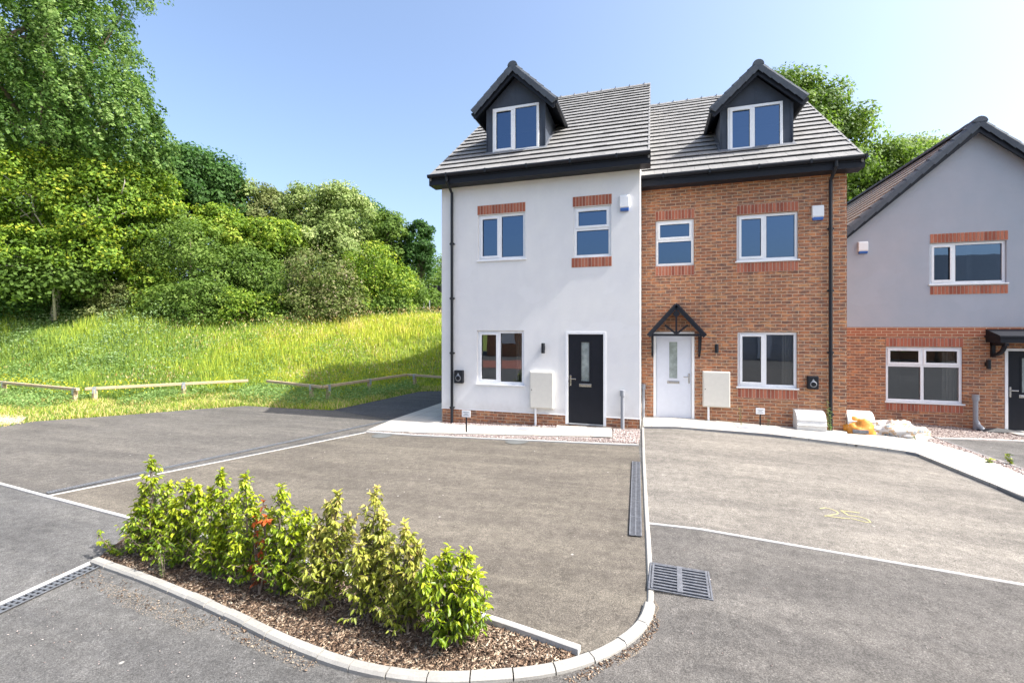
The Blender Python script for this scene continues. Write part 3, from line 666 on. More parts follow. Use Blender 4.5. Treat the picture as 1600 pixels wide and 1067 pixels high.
dormer(H1, -3.27, .745, 1.045, 10.86, 4.42+EYE, 5.50+EYE, 6.50+EYE, roof1, wd1, 'anthracite clad gabled dormer')
for r in (w1a, w1c): window(H1, Y1, r, 'two')
window(H1, Y1, w1b, 'stack', False)
soldier(H1, Y1, 746, 821, 319, 333.6); soldier(H1, Y1, 894.8, 956, 305.5, 321.5); soldier(H1, Y1, 893, 956, 402, 417.2)
front_door(H1, Y1, d1, M['door_dark'], 1, (.36, .62, .47, .92), 'black front door')
downpipe(H1, F(Y1, 708, 400)[0], Y1-.07, -.13, ze1-.05, ye1-.04)
# ---- house 2
w2a = rect(Y2, 1024.3, 1084.6, 343.4, 415.2); w2b = rect(Y2, 1151, 1247.5, 333, 409); w2c = rect(Y2, 1152.5, 1246, 518.7, 607.5)
d2 = rect(Y2, 1021, 1085, 518.7, 655)
X0, X1 = -.24, 4.06; zw2 = 3.52+EYE; ze2 = 3.64+EYE; ye2 = Y2-.35
facade('', H2, None, Y2, X0, X1, -.4, zw2+.15, [w2a, w2b, w2c, d2]).build('brick_wall', M['brick'], H2, fix=False)
yr2, zr2 = house_body(H2, X0, X1, Y2, -.4, zw2, 9.7, ye2, ze2, RUN, SL, M['brick'], -.03, 4.22)
roof2 = lambda y: ze2 + (y-ye2)*SL
in2 = lambda x, y: abs(x-2.39) < .7 and 12.2 < y < 13.5
tiles(H2, 'roof', -.24, 4.22, ye2, ze2, RUN, SL, M['tile'], in2); tiles(H2, 'rear_roof', -.24, 4.22, 2*yr2-ye2, ze2, RUN, SL, M['tile'], None, back=True)
interior(H2, X0, X1, Y2, [.04, 2.6, 5.1]); ridge(H2, -.2, 4.22, yr2, zr2); eaves(H2, -.24, 4.27, Y2, ye2, ze2); verge(H2, 4.235, ye2, ze2, RUN, SL, 1)
wd2 = rect(12.04, 1137, 1223.5, 163, 235)
dormer(H2, 2.39, .76, .98, 12.09, 4.30+EYE, 5.32+EYE, 6.24+EYE, roof2, wd2, 'anthracite clad gabled dormer')
window(H2, Y2, w2a, 'stack', False); window(H2, Y2, w2b, 'two'); window(H2, Y2, w2c, 'two')
soldier(H2, Y2, 1024, 1085, 328.6, 343); soldier(H2, Y2, 1024, 1085, 415.6, 430.7); soldier(H2, Y2, 1151, 1247.5, 318, 332.6); soldier(H2, Y2, 1151, 1247.5, 409.6, 424.5); soldier(H2, Y2, 1152.5, 1246, 608, 622.5)
front_door(H2, Y2, d2, M['door_white'], -1, (.36, .62, .47, .92), 'pale white front door')
downpipe(H2, F(Y2, 1296, 400)[0], Y2-.07, -.05, ze2-.05, ye2-.04)
# canopy over the white door
def canopy2():
    yf = Y2-.42; ax, az = F(yf, 1056, 474); lx, lz = F(yf, 1013, 521); rx, rz = F(yf, 1102, 523); lz = rz = (lz+rz)/2
    ax = (lx+rx)/2; rf = MB()
    for x, s in ((lx, -1), (rx, 1)):
        for k in range(4):
            t0, t1 = k/4, (k+1)/4+.03; x0, z0 = x+(ax-x)*t0, lz+(az-lz)*t0; x1_, z1 = x+(ax-x)*min(t1, 1), lz+(az-lz)*min(t1, 1)
            V = [(x0, yf-.03, z0+.02), (x0, Y2, z0+.02), (x1_, Y2, z1+.004), (x1_, yf-.03, z1+.004)]
            rf.mesh(V+[(p[0], p[1], p[2]-.03) for p in V], [(0,1,2,3), (7,6,5,4), (0,4,5,1), (1,5,6,2), (2,6,7,3), (3,7,4,0)])
    c = rf.build('canopy', M['anth2'], H2)
    fr = MB()
    for x in (lx, rx): fr.bar((x, yf, lz-.045), (ax, yf, az-.045), .045, .1, (0, 0, 1))
    zb = lz-.02; s_ = 1
    fr.bar((lx+.1, yf+.004, zb), (rx-.1, yf+.004, zb), .04, .055); fr.bar((ax, yf+.004, zb), (ax, yf+.004, az-.1), .045, .04, (1, 0, 0))
    for s in (-1, 1): fr.bar((ax+s*.02, yf+.004, zb+.04), (ax+s*.25, yf+.004, zb+.23), .035, .045)
    fr.tube([(ax-.0, yf-.02, az-.24), (ax, yf+.02, az-.24)], .07, 10)
    fr.build('truss', M['soffit'], c)
    for x in (lx+.09, rx-.09):
        bk = MB(); zt = lz-.02; bk.bar((x, Y2-.02, zt), (x, Y2-.02, zt-.52), .05, .045, (1, 0, 0)); bk.bar((x, yf, zt-.01), (x, Y2, zt-.01), .05, .05)
        pts = [(x, Y2-.03-.33*math.sin(a)**1.2, zt-.45+.42*(1-math.cos(a))) for a in [k*PI/2/6 for k in range(7)]]
        for p, q in zip(pts, pts[1:]): bk.bar(p, q, .04, .04, (1, 0, 0))
        bk.build('bracket', M['soffit'], c)
canopy2()
# ---- house 3
w3a = rect(Y3, 1452.6, 1573, 378, 445); w3b = rect(Y3, 1384.3, 1505, 542, 631); d3 = rect(Y3, 1570, 1642, 544.6, 675)
hX0, hX1, aX = 4.25, 10.9, 7.57; aZ = F(Y3-.2, 1530, 190)[1]; S3 = .90; wz = aZ - (aX-hX0)*S3
zc3 = F(Y3, 1450, 511)[1]
print('house3', aZ, wz, zc3, 'doors', d1, d2, d3)
mb = facade('', H3, None, Y3, hX0, hX1, zc3, wz, [w3a])
mb2 = facade('', H3, None, Y3+.0, hX0, hX1, wz, wz+.0001, [])
zT = w3a[3]
# gable triangle above wz, split round the window if it rises above the eave line
cols = sorted({hX0, hX1, aX, w3a[0], w3a[1]}); top = lambda x: aZ-.12 - abs(x-aX)*S3
mbg = facade('', H3, None, Y3, hX0, hX1, zc3, wz-.12, [w3a])
for a, b_ in zip(cols, cols[1:]):
    lo = wz-.12
    if w3a[0] <= a and b_ <= w3a[1] and zT > lo: lo = zT
    mbg.face([(a, Y3, lo), (b_, Y3, lo), (b_, Y3, max(top(b_), lo)), (a, Y3, max(top(a), lo))])
if zT > wz-.12:
    for x in (w3a[0], w3a[1]): mbg.face([(x, Y3, wz-.12), (x, Y3+.12, wz-.12), (x, Y3+.12, zT), (x, Y3, zT)])
    mbg.face([(w3a[0], Y3, zT), (w3a[0], Y3+.12, zT), (w3a[1], Y3+.12, zT), (w3a[1], Y3, zT)])
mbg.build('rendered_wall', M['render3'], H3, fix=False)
zs3 = F(Y3, 1450, 526.6)[1]
facade('', H3, None, Y3+.004, hX0, hX1, -.6, zs3, [w3b, d3]).build('brick_wall', M['brick'], H3, fix=False)
facade('', H3, None, Y3-.008, hX0, hX1, zs3, zc3+.0, []).build('brick_band', M['brick_red'], H3, fix=False)
sw = MB()
for x in (hX0, hX1): sw.face([(x, Y3+.001, -.6), (x, Y3+9, -.6), (x, Y3+9, wz), (x, Y3+.001, wz)])
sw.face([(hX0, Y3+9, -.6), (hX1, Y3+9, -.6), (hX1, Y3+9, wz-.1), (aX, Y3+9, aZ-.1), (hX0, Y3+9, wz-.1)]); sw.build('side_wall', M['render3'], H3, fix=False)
def gable_roof3():
    ov = .3; mb = MB(); ca = 1/math.sqrt(1+S3*S3); W = aX-hX0+ov; Ls = W/ca; n = round(Ls/.325); yv = Y3-.2
    for s in (-1, 1):
        for k in range(n):
            t0, t1 = k/n, min(1, (k+1)/n+.01); x0, x1_ = aX+s*W*(1-t0), aX+s*W*(1-t1); z0, z1 = aZ-W*S3*(1-t0), aZ-W*S3*(1-t1)
            y = yv+.08 - (k % 2)*.15
            while y < Y3+9.2:
                a = max(y, yv+.08); b_ = y+.296; y += .3
                if b_-a < .03: continue
                ox, oz = s*.034*S3*ca, .034*ca
                mb.mesh([(x0+ox, a, z0+oz), (x0+ox, b_, z0+oz), (x1_+ox*.2, b_, z1+oz*.2), (x1_+ox*.2, a, z1+oz*.2), (x0, a, z0), (x0, b_, z0), (x0, a, z0)], [(0,1,2,3), (4,5,1,0), (3, 4, 0)])
    mb.build('roof', M['tile'], H3, fix=False)
    dk = MB()
    for s in (-1, 1):
        A = [(aX+s*W, yv+.04, aZ-W*S3-.01), (aX+s*W, Y3+9.2, aZ-W*S3-.01), (aX, Y3+9.2, aZ-.01), (aX, yv+.04, aZ-.01)]
        dk.mesh(A+[(p[0], p[1], p[2]-.1) for p in A], [(0,1,2,3), (4,5,6,7), (0,1,5,4), (3,0,4,7)])
    dk.build('roof_deck', M['soffit'], H3)
    bb = MB()
    for s in (-1, 1):
        A = [(aX, yv, aZ-.02), (aX+s*W, yv, aZ-W*S3-.02), (aX+s*W, yv, aZ-W*S3-.2), (aX, yv, aZ-.26)]
        bb.mesh(A+[(p[0], p[1]+.045, p[2]) for p in A], [(0,1,2,3), (7,6,5,4), (0,4,5,1), (2,6,7,3), (1,5,6,2)])
    bb.build('bargeboard', M['soffit'], H3)
    vb = MB(); nv = 15
    for s in (-1, 1):
        for k in range(nv):
            t0, t1 = k/nv, (k+1)/nv+.006; f0 = 1.14; f1 = .9
            up = Vector((s*S3*ca, 0, ca)); prof = [(-.04, -.10), (-.045, .02), (-.02, .07), (.05, .09), (.11, .07), (.14, .0)]
            V = [(aX+s*W*(1-t)+up.x*h*f, yv+u, aZ-W*S3*(1-t)+up.z*h*f) for t, f in ((t0, f0), (min(t1, 1), f1)) for u, h in prof]; m = len(prof)
            vb.mesh(V, [(j, j+1, m+j+1, m+j) for j in range(m-1)]+[tuple(range(m))])
    y = yv-.05
    while y < Y3+9.2:
        V = []; m = 9
        for yy, rr in ((y, .14), (y+.43, .128)):
            for j in range(m): an = PI*j/(m-1); V.append((aX+rr*math.cos(an), yy, aZ-.02+rr*.95*math.sin(an)))
        vb.mesh(V, [(j, j+1, m+j+1, m+j) for j in range(m-1)]+[tuple(range(m))]); y += .4
    vb.build('verge_tiles', M['verge'], H3)
gable_roof3()
interior(H3, hX0, hX1, Y3, [-.2, zc3, zc3+2.3])
window(H3, Y3, w3a, 'two', True, split=.335); window(H3, Y3, w3b, 'four', True)
soldier(H3, Y3, 1453, 1575, 363, 377.6); soldier(H3, Y3, 1453, 1575, 446, 459.6); soldier(H3, Y3+.0, 1384, 1505, 528, 541.6); soldier(H3, Y3, 1384, 1505, 631.6, 643)
front_door(H3, Y3, d3, M['door_dark'], 1, (.36, .62, .47, .92), 'dark front door cut off by the frame edge')
def canopy3():
    x0, x1, z0, z1 = rect(Y3-.45, 1561, 1690, 529, 536); mb = MB(); mb.box(x0, x1, Y3-.5, Y3, z0, z1+.02); mb.box(x0-.03, x1+.03, Y3-.53, Y3, z1+.021, z1+.06)
    mb.mesh([(x0, Y3-.5, z1+.061), (x1, Y3-.5, z1+.061), (x1, Y3, z1+.22), (x0, Y3, z1+.22), (x0, Y3, z1+.061), (x1, Y3, z1+.061)], [(0,1,2,3), (0,3,4), (1,5,2)])
    c = mb.build('canopy', M['soffit'], H3)
    for x in (x0+.12, x1-.12):
        bk = MB(); bk.bar((x, Y3-.04, z0), (x, Y3-.04, z0-.36), .07, .07, (1, 0, 0)); bk.bar((x, Y3-.5, z0-.04), (x, Y3, z0-.04), .07, .07)
        pts = [(x, Y3-.06-.36*math.sin(a), z0-.3+.26*(1-math.cos(a))) for a in [k*PI/2/6 for k in range(7)]]
        for p, q in zip(pts, pts[1:]): bk.bar(p, q, .06, .07, (1, 0, 0))
        bk.build('bracket', M['soffit'], c)
canopy3()

# ------------------------------------------------------------------ things fixed to or standing by the walls
def alarm(Y, r, label):
    x0, x1, z0, z1 = rect(Y, *r); xm = (x0+x1)/2; e = empty('alarm_box', (xm, Y, z0), label, 'alarm box', 'alarm boxes high on the house fronts')
    h = (z1-z0); zb = z0+h*.2; prof = [(0, zb), (-.06, zb), (-.075, zb+.03), (-.075, z1-.04), (-.055, z1), (0, z1)]
    mb = MB(); mb.prism(prof, lambda u, v, t: (t, Y+u, v), x0, x1); mb.build('case', M['white'], e, bevel=.008)
    b = MB(); b.prism([(0, z0+.01), (-.04, z0), (-.07, z0+.03), (-.07, zb-.002), (0, zb-.002)], lambda u, v, t: (t, Y+u, v), x0+.012, x1-.012); b.build('strobe_lens', M['blue'], e, bevel=.004)
alarm(Y1, (968.6, 983.3, 306, 331), 'white and blue alarm box high on the white rendered wall')
alarm(Y2, (1268, 1286, 322, 345), 'white and blue alarm box high on the orange brick wall beside the downpipe')
alarm(Y3, (1340, 1355, 378, 397), 'white and blue alarm box on the grey rendered gable under the sloping verge')
def lamp(Y, r, label):
    x0, x1, z0, z1 = rect(Y, *r); xm = (x0+x1)/2; e = empty('wall_lamp', (xm, Y, z0), label, 'wall lamp', 'black outdoor wall lamps')
    mb = MB(); mb.tube([(xm, Y-.09, z0), (xm, Y-.09, z1)], .043, 16); mb.build('lamp_body', M['black'], e)
    b = MB(); b.box(xm-.03, xm+.03, Y-.05, Y, (z0+z1)/2-.05, (z0+z1)/2+.05); b.build('mounting_plate', M['black'], e)
    b = MB(); b.tube([(xm, Y-.09, z0-.004), (xm, Y-.09, z0+.0)], .034, 16); b.tube([(xm, Y-.09, z1), (xm, Y-.09, z1+.004)], .034, 16); b.build('lens', M['frost'], e)
lamp(Y1, (846.5, 853.5, 536, 551.5), 'black tubular wall lamp on the white wall beside the black front door')
lamp(Y2, (1115, 1123, 537.5, 551), 'black tubular wall lamp on orange brick beside the white front door')
lamp(Y3, (1536, 1545.7, 561.7, 576), 'black wall lamp on red brick beside the flat black canopy')
def charger(Y, r, label):
    x0, x1, z0, z1 = rect(Y, *r); xm = (x0+x1)/2; e = empty('car_charger', (xm, Y, z0), label, 'car charger', 'black car chargers on the house fronts')
    mb = MB(); mb.box(x0, x1, Y-.11, Y, z0, z1); mb.build('case', M['black'], e, bevel=.015)
    b = MB(); W = x1-x0; zc = z0+W*.55; n = 20
    for a, r_ in ((0, W*.33),):
        for k in range(n):
            t, t2 = 2*PI*k/n, 2*PI*(k+1)/n
            b.mesh([(xm+r_*math.cos(t), Y-.113, zc+r_*math.sin(t)), (xm+r_*math.cos(t2), Y-.113, zc+r_*math.sin(t2)), (xm+r_*.7*math.cos(t2), Y-.122, zc+r_*.7*math.sin(t2)), (xm+r_*.7*math.cos(t), Y-.122, zc+r_*.7*math.sin(t))], [(0, 1, 2, 3)])
    b.build('socket_ring', M['iron'], e)
    b = MB(); zt = z1-.09; b.mesh([(xm-.035, Y-.112, zt-.03), (xm+.035, Y-.112, zt-.03), (xm, Y-.112, zt+.035)], [(0, 1, 2)]); b.build('emblem', M['greyp'], e)
charger(Y1, (712, 725.4, 578, 598), 'black car charger low on the white wall beside the downpipe')
charger(Y2, (1260, 1277, 587, 607.5), 'black car charger on the orange brick wall right of the lower window')
def meter(Y, r, cpx, label):
    x0, x1, z0, z1 = rect(Y, *r); xm = (x0+x1)/2; e = empty('meter_cabinet', (xm, Y, z0), label, 'meter cabinet', 'cream meter cabinets on the house fronts')
    mb = MB(); mb.box(x0, x1, Y-.10, Y, z0, z1); mb.build('case', M['cream'], e, bevel=.008)
    b = MB(); b.box(x0+.018, x1-.018, Y-.118, Y-.101, z0+.018, z1-.018); d = b.build('cabinet_door', M['cream'], e, bevel=.006)
    b = MB(); b.tube([(x0+.05, Y-.121, (z0+z1)/2), (x0+.05, Y-.118, (z0+z1)/2)], .012, 10); b.build('lock', M['black'], d)
    x = F(Y, cpx, 640)[0]; b = MB(); b.tube([(x, Y-.05, z0), (x, Y-.05, g(x)-.03)], .026, 10); b.build('conduit', M['white'], e)
meter(Y1, (829.4, 866, 580, 637), 837.5, 'cream meter cabinet on the white wall left of the black door')
meter(Y2, (1097.5, 1140, 580, 635), 1106.5, 'cream meter cabinet on the orange brick wall right of the white door')
def stub(Y, r, label, off=.09, elbow=False):
    x0, x1, z0, z1 = rect(Y-off, *r); xm = (x0+x1)/2; y = Y-off; rr = (x1-x0)/2*1.12; e = empty('duct_pipe', (xm, y, g(xm)), label, 'pipe', 'grey duct pipes standing by the walls')
    mb = MB(); zb = g(xm)-.02
    mb.tube([(xm, y, zb), (xm, y, z1-.1)], rr*.82, 12); mb.build('pipe', M['greyp'], e)
    mb = MB(); mb.tube([(xm, y, z1-.13), (xm, y, z1)], rr*1.15, 12); mb.build('cap', M['greyp'], e)
    if elbow:
        mb = MB(); mb.tube([(xm, y, zb+.24), (xm+.03, y-.02, zb+.14), (xm+.1, y-.05, zb+.05)], rr*1.05, 12); mb.build('elbow', M['greyp'], e)
    return xm, y
stub(Y1, (969.4, 976, 609.6, 672), 'grey capped duct pipe on gravel right of the black front door')
stub(Y2, (1002.8, 1008, 600, 652), 'grey duct pipe left of the white front door, in the corner between the two houses', .07)
px_, py_ = stub(Y3, (1520, 1528.6, 616.8, 680), 'pale grey duct pipe with an elbow against the red brick wall', .12, True)
mb = MB()
xa = px_+.1
mb.mesh([(px_-.1, py_+.05, g(px_)+.03), (px_+.75, py_+.0, g(px_)+.05), (px_+.95, py_-.1, g(px_)+.012), (px_+.05, py_-.22, g(px_)+.015), (px_+.4, py_-.05, g(px_)+.09)], [(0, 1, 4), (1, 2, 4), (2, 3, 4), (3, 0, 4)])
tag(mb.build('plastic_sheet', M['black']), 'scrap of black membrane lying at the foot of the elbowed pipe', 'plastic sheet')
def sign(px, r, py, label):
    x, y = G(px, py); z = g(x); e = empty('stake_sign', (x, y, z), label, 'sign', 'small white signs on black stakes')
    x0, x1, z0, z1 = rect(y, *r); xm = (x0+x1)/2
    mb = MB(); mb.box(x0, x1, y-.008, y+.006, z0, z1); p = mb.build('plate', M['white'], e, bevel=.002)
    mb = MB(); hw = (x1-x0)*.32
    for k, f in enumerate((.72, .5, .28)): mb.box(xm-hw*(1 if k != 1 else .6), xm+hw*(1 if k != 1 else .6), y-.0095, y-.0085, z0+(z1-z0)*f-.006, z0+(z1-z0)*f+.006)
    mb.build('print', M['greyp'], p)
    mb = MB(); mb.bar((xm, y+.012, z-.03), (xm, y+.012, z1-.03), .03, .014, (0, 1, 0)); mb.build('stake', M['black'], e)
sign(728.5, (721.8, 735, 641, 651.4), 677, 'small white sign on a black stake at the gravel edge of the white house')
sign(1188, (1181, 1195, 637.5, 647), 668, 'small white sign on a black stake against the brick house')
def gasbox(xc, yb, W, H, D, label):
    z = g(xc); e = empty('gas_meter_box', (xc, yb, z), label, 'meter box', 'white ribbed meter boxes at the wall foot')
    prof = [(0, 0), (-D*.86, 0), (-D*.95, H*.3), (-D, H*.32), (-D, H*.36), (-D*.93, H*.38), (-D*.9, H*.55), (-D*.93, H*.57), (-D*.93, H*.6), (-D*.85, H*.62), (-D*.78, H*.76), (-D*.6, H*.9), (-D*.35, H*.98), (0, H)]
    mb = MB(); mb.prism(prof, lambda u, v, t: (t, yb+u, z+v+.01), xc-W/2, xc+W/2); mb.build('lid', M['offwhite'], e, bevel=.01)
    b = MB(); b.box(xc-W/2-.015, xc+W/2+.015, yb-D*.9, yb-.001, z-.03, z+.035); b.build('base', M['cream'], e, bevel=.006)
xg, yg = G(1267, 676); gasbox(F(Y2-.2, 1266, 660)[0], Y2-.005, .56, .45, .33, 'white ribbed meter box at the foot of the brick house')
gx3 = F(Y3-1.9, 1342, 665)[0]
gbY = G(1342, 680)[1] + .2
gx3 = F(gbY-.1, 1343, 665)[0]; gasbox(gx3+.02, gbY+.12, .50, .48, .30, 'white meter box with orange plastic wrapped round its lower half')
# crumpled sacks
def cloth(name, c, rx, ry, rz, seed, mat, label, cat, n=(46, 20), rough=.28):
    from mathutils import noise as nz
    V = []; nu, nv = n
    for j in range(nv+1):
        ph = PI/2*j/nv
        for i in range(nu):
            t = 2*PI*i/nu; d = Vector((math.cos(t)*math.cos(ph), math.sin(t)*math.cos(ph), math.sin(ph)))
            q = Vector((d.x*rx, d.y*ry, d.z*rz)); f = 1 + rough*(nz.noise(Vector((q.x*5, q.y*7, q.z*7))+Vector((seed, 0, 0)))*1.5 + .6*nz.noise(Vector((q.x*14, q.y*16, q.z*18+seed)))) + .06*abs(nz.noise(q*30))
            x = c[0]+q.x*f; V.append((x, c[1]+q.y*f, c[2]+max(0, q.z*f)))
    Fc = [(j*nu+i, j*nu+(i+1) % nu, (j+1)*nu+(i+1) % nu, (j+1)*nu+i) for j in range(nv) for i in range(nu)]
    o = np_obj(name, V, Fc, mat, rnd=np.random.rand(len(Fc))); return tag(o, label, cat)
def sackmat():
    t = NT('white_woven_sack'); a = t.noise(5, 3, .6); col = t.ramp(a, [(.3, (.42, .41, .40)), (.48, (.52, .50, .47)), (.54, (.38, .22, .09)), (.58, (.5, .48, .45)), (.63, (.10, .16, .2)), (.66, (.5, .49, .45))]); return t.base(col, .55, .4)
M['sack'] = sackmat()
s0 = G(1400, 684); cloth('rubble_sack', (s0[0]-.02, s0[1]+.12, g(s0[0])), .66, .27, .31, 3.2, M['sack'], 'crumpled white and tan woven sack lying on the gravel beside the wrapped meter box', 'sack')
mb = MB(); p = G(1438, 684)
mb.tube([(p[0]-.1, p[1]+.05, g(p[0])+.19), (p[0]+.02, p[1]+.0, g(p[0])+.15), (p[0]+.12, p[1]-.05, g(p[0])+.02)], [.03, .025, .03], 8); tag(mb.build('duct_offcut', M['greyp']), 'short bent grey offcut poking from the end of the crumpled sack', 'pipe')
o = cloth('orange_wrapping', (gx3+.0, gbY-.08, g(gx3)), .32, .21, .34, 9.1, M['orange'], 'torn orange plastic wrapped against the lower half of the corner meter box', 'plastic wrapping', (36, 14), .2)
mb = MB(); mb.box(gx3-.2, gx3+.08, gbY-.33, gbY-.29, g(gx3)+.07, g(gx3)+.14); gv = mb.build('grille', M['iron'], o)

# ------------------------------------------------------------------ paving and gravel round the houses
sheet('gravel', [G(573, 675.5), G(998, 696), (-.25, Y1+.05), (-5.03, Y1+.05), (-5.1, Y1-.05), (-5.6, Y1-.3)], .010, M['gravel'])
bl = G(613, 657)
sheet('paving', [G(574, 673.5), bl, (bl[0]+.1, 19.5), (-5.05, 19.5), (-5.05, Y1-.12), G(700, 664.5), G(868, 670), G(955, 684.5)], .0, M['slab'], .03)
sheet('paving', [G(870, 664), (d1[0]-.1, Y1-.02), (d1[1]+.12, Y1-.02), G(957, 685.5), G(868, 681)], .03, M['slab'], .004)
pt = [G(1005.5, 669), G(1200, 681), G(1430, 711), G(1600, 781), G(1900, 905), G(1900, 850), G(1600, 747), G(1520, 713), G(1450, 693), G(1380, 684), G(1324, 681), (4.05, Y2-.02), (-.2, Y2-.02)]
sheet('paving', pt, .0, M['slab'], .05)
kerb('paving_edge', [G(1005.5, 669.5), G(1200, 681.8), G(1430, 712), G(1600, 782.5), G(1900, 907)], .012, .047, 30, M['slabedge'], ch=.003)
sheet('gravel', [G(1324, 680), G(1380, 683), G(1450, 692), G(1520, 712), G(1600, 746), G(1900, 848), G(1900, 830), G(1600, 735), G(1460, 684), (11.5, Y3-.4), (11.5, Y3+.05), (4.1, Y3+.05), (4.1, Y2)], .010, M['gravel'])
sheet('driveway', [G(1462, 686), G(1600, 691), G(1900, 701), G(1900, 829), G(1600, 734)], .014, M['asphalt'])
kerb('edging', [G(1460, 684), G(1600, 735), G(1900, 830)], .05, .03, .915, M['slabedge'], ch=.006)
kerb('edging', [G(1462, 685.5), G(1600, 690.5), G(1900, 700)], .05, .03, .915, M['edging'], ch=.006)
sheet('paving', [(d3[0]-.1, Y3-.02), (d3[1]+.2, Y3-.02), (d3[1]+.2, Y3-.9), (d3[0]-.05, Y3-.5)], .012, M['slab'], .03)
sheet('dirt_patch', [G(-40, 664), G(0, 645), G(45, 650), G(30, 662), G(-20, 668)], .012, M['dirt'])
# stones as real geometry
def pebbles(name, polys, n, size, mat, z0, flat=.6, elong=1, label=None, cat=None, tilt=.4):
    V = []; Fc = []; r_ = []
    base = np.array([(1,0,0),(-1,0,0),(0,1,0),(0,-1,0),(0,0,1),(0,0,-1)], float); tr = [(0,2,4),(2,1,4),(1,3,4),(3,0,4),(2,0,5),(1,2,5),(3,1,5),(0,3,5)]
    allp = []
    for poly, share in polys:
        P = np.array(poly); mn, mx_ = P.min(0), P.max(0); need = int(n*share); c = 0
        while c < need:
            q = rng.uniform(mn, mx_, (4000, 2)); inside = np.zeros(len(q), bool); j = len(P)-1
            for i in range(len(P)):
                cond = ((P[i, 1] > q[:, 1]) != (P[j, 1] > q[:, 1])) & (q[:, 0] < (P[j, 0]-P[i, 0])*(q[:, 1]-P[i, 1])/(P[j, 1]-P[i, 1]+1e-12)+P[i, 0]); inside ^= cond; j = i
            q = q[inside][:need-c]; allp.append(q); c += len(q)
    Q = np.vstack(allp); N = len(Q); sz = size*rng.uniform(.5, 1.4, N); a = rng.uniform(0, 2*PI, N)
    ex = np.stack([np.cos(a), np.sin(a), rng.uniform(-tilt, tilt, N)], 1)*(sz*elong)[:, None]
    ey = np.stack([-np.sin(a), np.cos(a), rng.uniform(-tilt, tilt, N)], 1)*(sz*rng.uniform(.5, .9, N))[:, None]; ez = np.stack([0*a, 0*a, np.ones(N)], 1)*(sz*flat)[:, None]
    z = np.array([g(x) for x in Q[:, 0]]) + z0 + rng.uniform(0, size*.5, N); C = np.column_stack([Q, z])
    VV = C[:, None, :] + base[None, :, 0:1]*ex[:, None, :] + base[None, :, 1:2]*ey[:, None, :] + base[None, :, 2:3]*ez[:, None, :]
    Fi = (np.arange(N)[:, None, None]*6 + np.array(tr)[None]).reshape(-1, 3)
    o = np_obj(name, VV.reshape(-1, 3), Fi, mat, rnd=np.repeat(rng.random(N), 8)); return tag(o, label, cat, None, 'stuff')
gp1 = [G(958, 671), G(1000, 674), G(998, 694), G(957, 690)]; gp2 = [G(690, 661), G(868, 665), G(868, 669), G(700, 664)]; gp3 = [G(690, 680), G(955, 686), G(957, 692), G(690, 681)]
gp4 = [G(1380, 682), G(1462, 686), G(1600, 733), G(1900, 828), G(1900, 848), G(1600, 746), G(1520, 712), G(1450, 692)]; gp5 = [G(1330, 679), G(1462, 684), (9.5, Y3-.4), (9.5, Y3-.05), (4.2, Y3-.05)]
pebbles('gravel_stones', [(gp1, .2), (gp2, .08), (gp3, .08), (gp4, .44), (gp5, .2)], 13000, .016, M['stone'], .012, label='pinkish grey gravel stones between paving and house walls', cat='gravel')
bedin = [G(885, 1036), G(820, 1048), G(740, 1053), G(660, 1054), G(580, 1041), G(510, 1022), G(440, 994), G(370, 961), G(300, 929), G(220, 896), G(158, 871), G(228, 822), G(480, 892), G(748, 974), G(895, 1024)]
pebbles('bark_mulch', [(bedin, 1)], 24000, .0105, M['chip'], .012, .15, 3.0, 'brown bark chips covering the planting bed', 'bark mulch', .45)
def near_path(a, b, n, spread):
    pass
spill = [([G(60, 892), G(160, 892), G(330, 965), G(300, 985), G(120, 915)], .3), ([G(330, 955), G(500, 1032), G(480, 1050), G(330, 985)], .25), ([G(880, 1062), G(1000, 1005), G(1022, 960), G(1032, 975), G(1010, 1010), G(900, 1075)], .45)]
pebbles('spilled_mulch', spill, 700, .0065, M['chip'], .008, .2, 2.0, 'stray bark chips spilled on the asphalt beside the kerb', 'bark mulch', .2)
pebbles('sandy_dust', [([G(150, 905), G(240, 935), G(330, 975), G(300, 990), G(180, 945)], .5), ([G(340, 970), G(500, 1040), G(470, 1050), G(360, 1000)], .2), ([G(1018, 930), G(1030, 950), G(1000, 1020), G(960, 1045), G(1004, 995)], .3)], 2600, .0028, M['sand'], .007, .4, 1.4, 'fine sandy dust gathered on the asphalt beside the kerb', 'grit', .1)
allasp = [([G(100, 800), G(560, 690), G(990, 705), G(1000, 960), G(760, 960), G(240, 800)], .4), ([G(1020, 690), G(1590, 800), G(1590, 900), G(1030, 815)], .3), ([G(1040, 840), G(1590, 930), G(1500, 1060), G(1060, 1060)], .15), ([G(0, 960), G(120, 920), G(420, 1020), G(400, 1060), G(0, 1060)], .15)]
pebbles('loose_grit', allasp, 420, .006, M['stone'], .008, .5, 1.2, 'scattered pale grit and chips on the asphalt', 'grit', .1)

